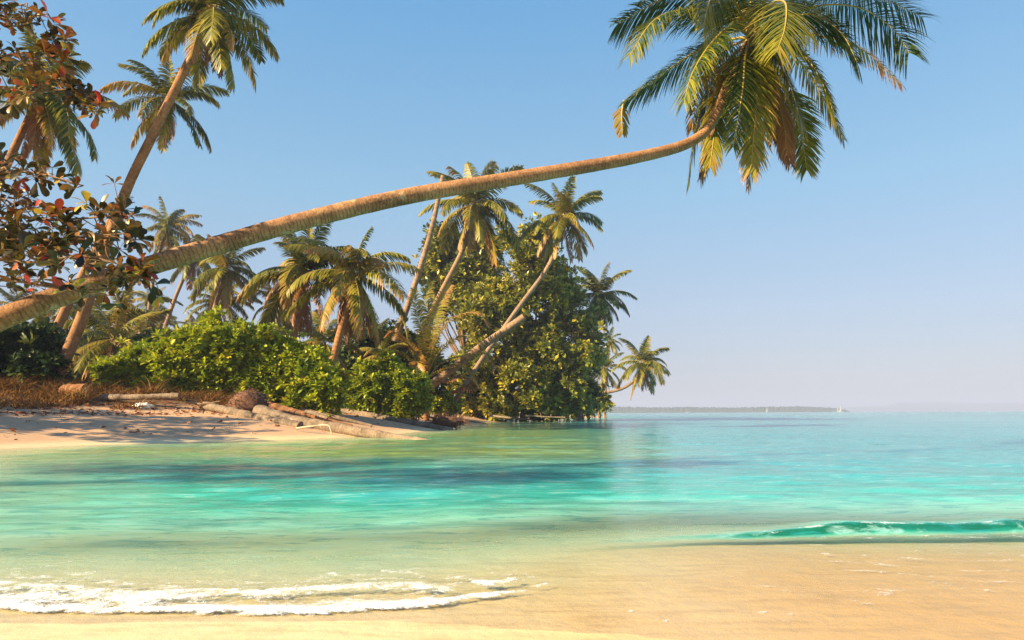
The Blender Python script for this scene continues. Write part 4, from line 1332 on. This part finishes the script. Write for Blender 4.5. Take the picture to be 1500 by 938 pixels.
# ------------------------------------------------------------------ the far side of the bay
def ridge(name, label, pts, Y, depth, mat, rough, seed, step=4):
    xs = np.arange(pts[0][0], pts[-1][0], step)
    top = np.interp(xs, [p[0] for p in pts], [p[1] for p in pts])
    rng = np.random.default_rng(seed)
    V, rows = [], 7
    for i, px in enumerate(xs):
        g = at(px, 600, Y)
        hz = max(.2, at(px, top[i], Y).z)
        for j in range(rows):
            u = j / (rows - 1)
            prof = math.sin(math.pi * min(1, u * 1.0)) ** .35 if 0 < u < 1 else 0
            edge = min(1, (i + .3) / 6, (len(xs) - i) / 6)
            V.append((g.x * (1 + u * depth / Y), g.y + u * depth, (hz * prof * (1 + rng.uniform(-rough, rough)) if prof else -.5) * edge ** .5))
    F_ = []
    for i in range(len(xs) - 1):
        for j in range(rows - 1):
            F_.append((i * rows + j, (i + 1) * rows + j, (i + 1) * rows + j + 1, i * rows + j + 1))
    mb = MB()
    mb.add(V, F_, .5, 0, smooth=False)
    o = mb.build(name, mat)
    return tag(o, label, 'hill', kind='structure')
t = NT('far_wood')
FARW = t.done(t.principled(t.mix(t.noise(t.n('ShaderNodeNewGeometry').outputs['Position'], .06, 4), (.03, .05, .02), (.07, .09, .035)), .9))
ridge('island', 'low wooded island on the horizon', [(700, 599), (880, 597), (905, 596), (960, 597), (1010, 596.5), (1080, 597.5), (1130, 596), (1180, 595.5), (1215, 597.5), (1236, 599.5), (1246, 603.2)], 1500, 160, FARW, .16, 3, 1.6)
ridge('hills', 'faint hazy hills far across the sea', [(1150, 602), (1200, 598.5), (1250, 596), (1300, 594.5), (1312, 590.5), (1330, 588.5), (1380, 588), (1440, 590), (1500, 589), (1600, 592), (1800, 597), (1900, 602)], 4600, 700, FARW, .03, 5, 4)

t = NT('white_paint')
BOATW = t.done(t.principled((.42, .43, .44), .5))
t = NT('sail_cloth')
SAILM = t.done(t.principled((.40, .40, .41), .8))
t = NT('dark_spar')
SPAR = t.done(t.principled((.10, .09, .09), .5))
def boat(name, label, px, Y, L_, hm, masts, sails):
    p = at(px, 602, Y)
    root = empty(name, (p.x, p.y, 0))
    tag(root, label, 'boat', 'boats off the island')
    mb = MB()
    V, F_ = [], []
    for i in range(9):
        u = i / 8 * 2 - 1
        w = L_ * .16 * (1 - max(0, u) ** 2.2) * (1 - .25 * max(0, -u) ** 2)
        sh = L_ * .10 * (1 + .45 * u * u)
        for a in ((-1, sh), (-.75, .0), (0, -L_ * .05), (.75, 0), (1, sh)):
            V.append((u * L_ / 2, a[0] * w, a[1]))
        V.append((u * L_ / 2, 0, sh * .95))
    for i in range(8):
        for j in range(6):
            k = (j + 1) % 6
            F_.append((i * 6 + j, (i + 1) * 6 + j, (i + 1) * 6 + k, i * 6 + k))
    mb.add(V, F_, .5, 0, False)
    mb.build('hull', BOATW, root)
    mb = MB()
    mb.tube([(-L_ * .12, 0, L_ * .08), (-L_ * .12, 0, L_ * .2)], [L_ * .09, L_ * .08], 8, .5)
    mb.build('cabin', BOATW, root)
    for mx, mh in masts:
        mb = MB()
        mb.tube([(mx * L_, 0, L_ * .08), (mx * L_, 0, hm * mh)], [L_ * .014, L_ * .008], 6, .5)
        mb.build('mast', SPAR, root)
    for mx, mh, sx in sails:
        mb = MB()
        V = [(mx * L_, 0, hm * .16), (mx * L_, 0, hm * mh), (mx * L_ + sx * L_, .1, hm * .18), (mx * L_ + sx * L_ * .45, .25, hm * mh * .55)]
        V2 = [(a, b + .06, c) for a, b, c in V]
        mb.add(V + V2, [(0, 1, 3, 2), (4, 6, 7, 5), (0, 4, 5, 1), (1, 5, 7, 3), (3, 7, 6, 2), (2, 6, 4, 0)], .5, 0, False)
        mb.build('sail', SAILM, root)
boat('sailing_yacht', 'two-masted sailing boat off the end of the wooded island', 1232, 900, 11, 10.5, [(.08, 1.0), (-.3, .75)], [(.06, .8, -.26), (-.32, .6, -.16)])
boat('sailing_yacht', 'small single-masted boat before the middle of the wooded island', 1124, 950, 5, 7.0, [(.05, 1.0)], [(.04, .9, -.45)])
boat('motor_boat', 'white boat moored close to the island shore, without sails', 1008, 1200, 9, 3, [(.1, .9)], [])

# ------------------------------------------------------------------ the air over the bay
mb = MB()
x0, x1, y0, y1, z0, z1 = -7600, 7600, -400, 7600, -8, 90
V = [(x, y, z) for z in (z0, z1) for y in (y0, y1) for x in (x0, x1)]
mb.add(V, [(0, 2, 3, 1), (4, 5, 7, 6), (0, 1, 5, 4), (2, 6, 7, 3), (0, 4, 6, 2), (1, 3, 7, 5)], .5, 0, False)
t = NT('haze_air')
v = t.n('ShaderNodeVolumePrincipled')
v.inputs['Color'].default_value = (.52, .62, .92, 1)
v.inputs['Density'].default_value = .0005
v.inputs['Anisotropy'].default_value = .0
t.l(v.outputs[0], t.out.inputs['Volume'])
haze = mb.build('haze', t.mat)
tag(haze, 'thin pale haze over the bay', 'haze', kind='stuff')
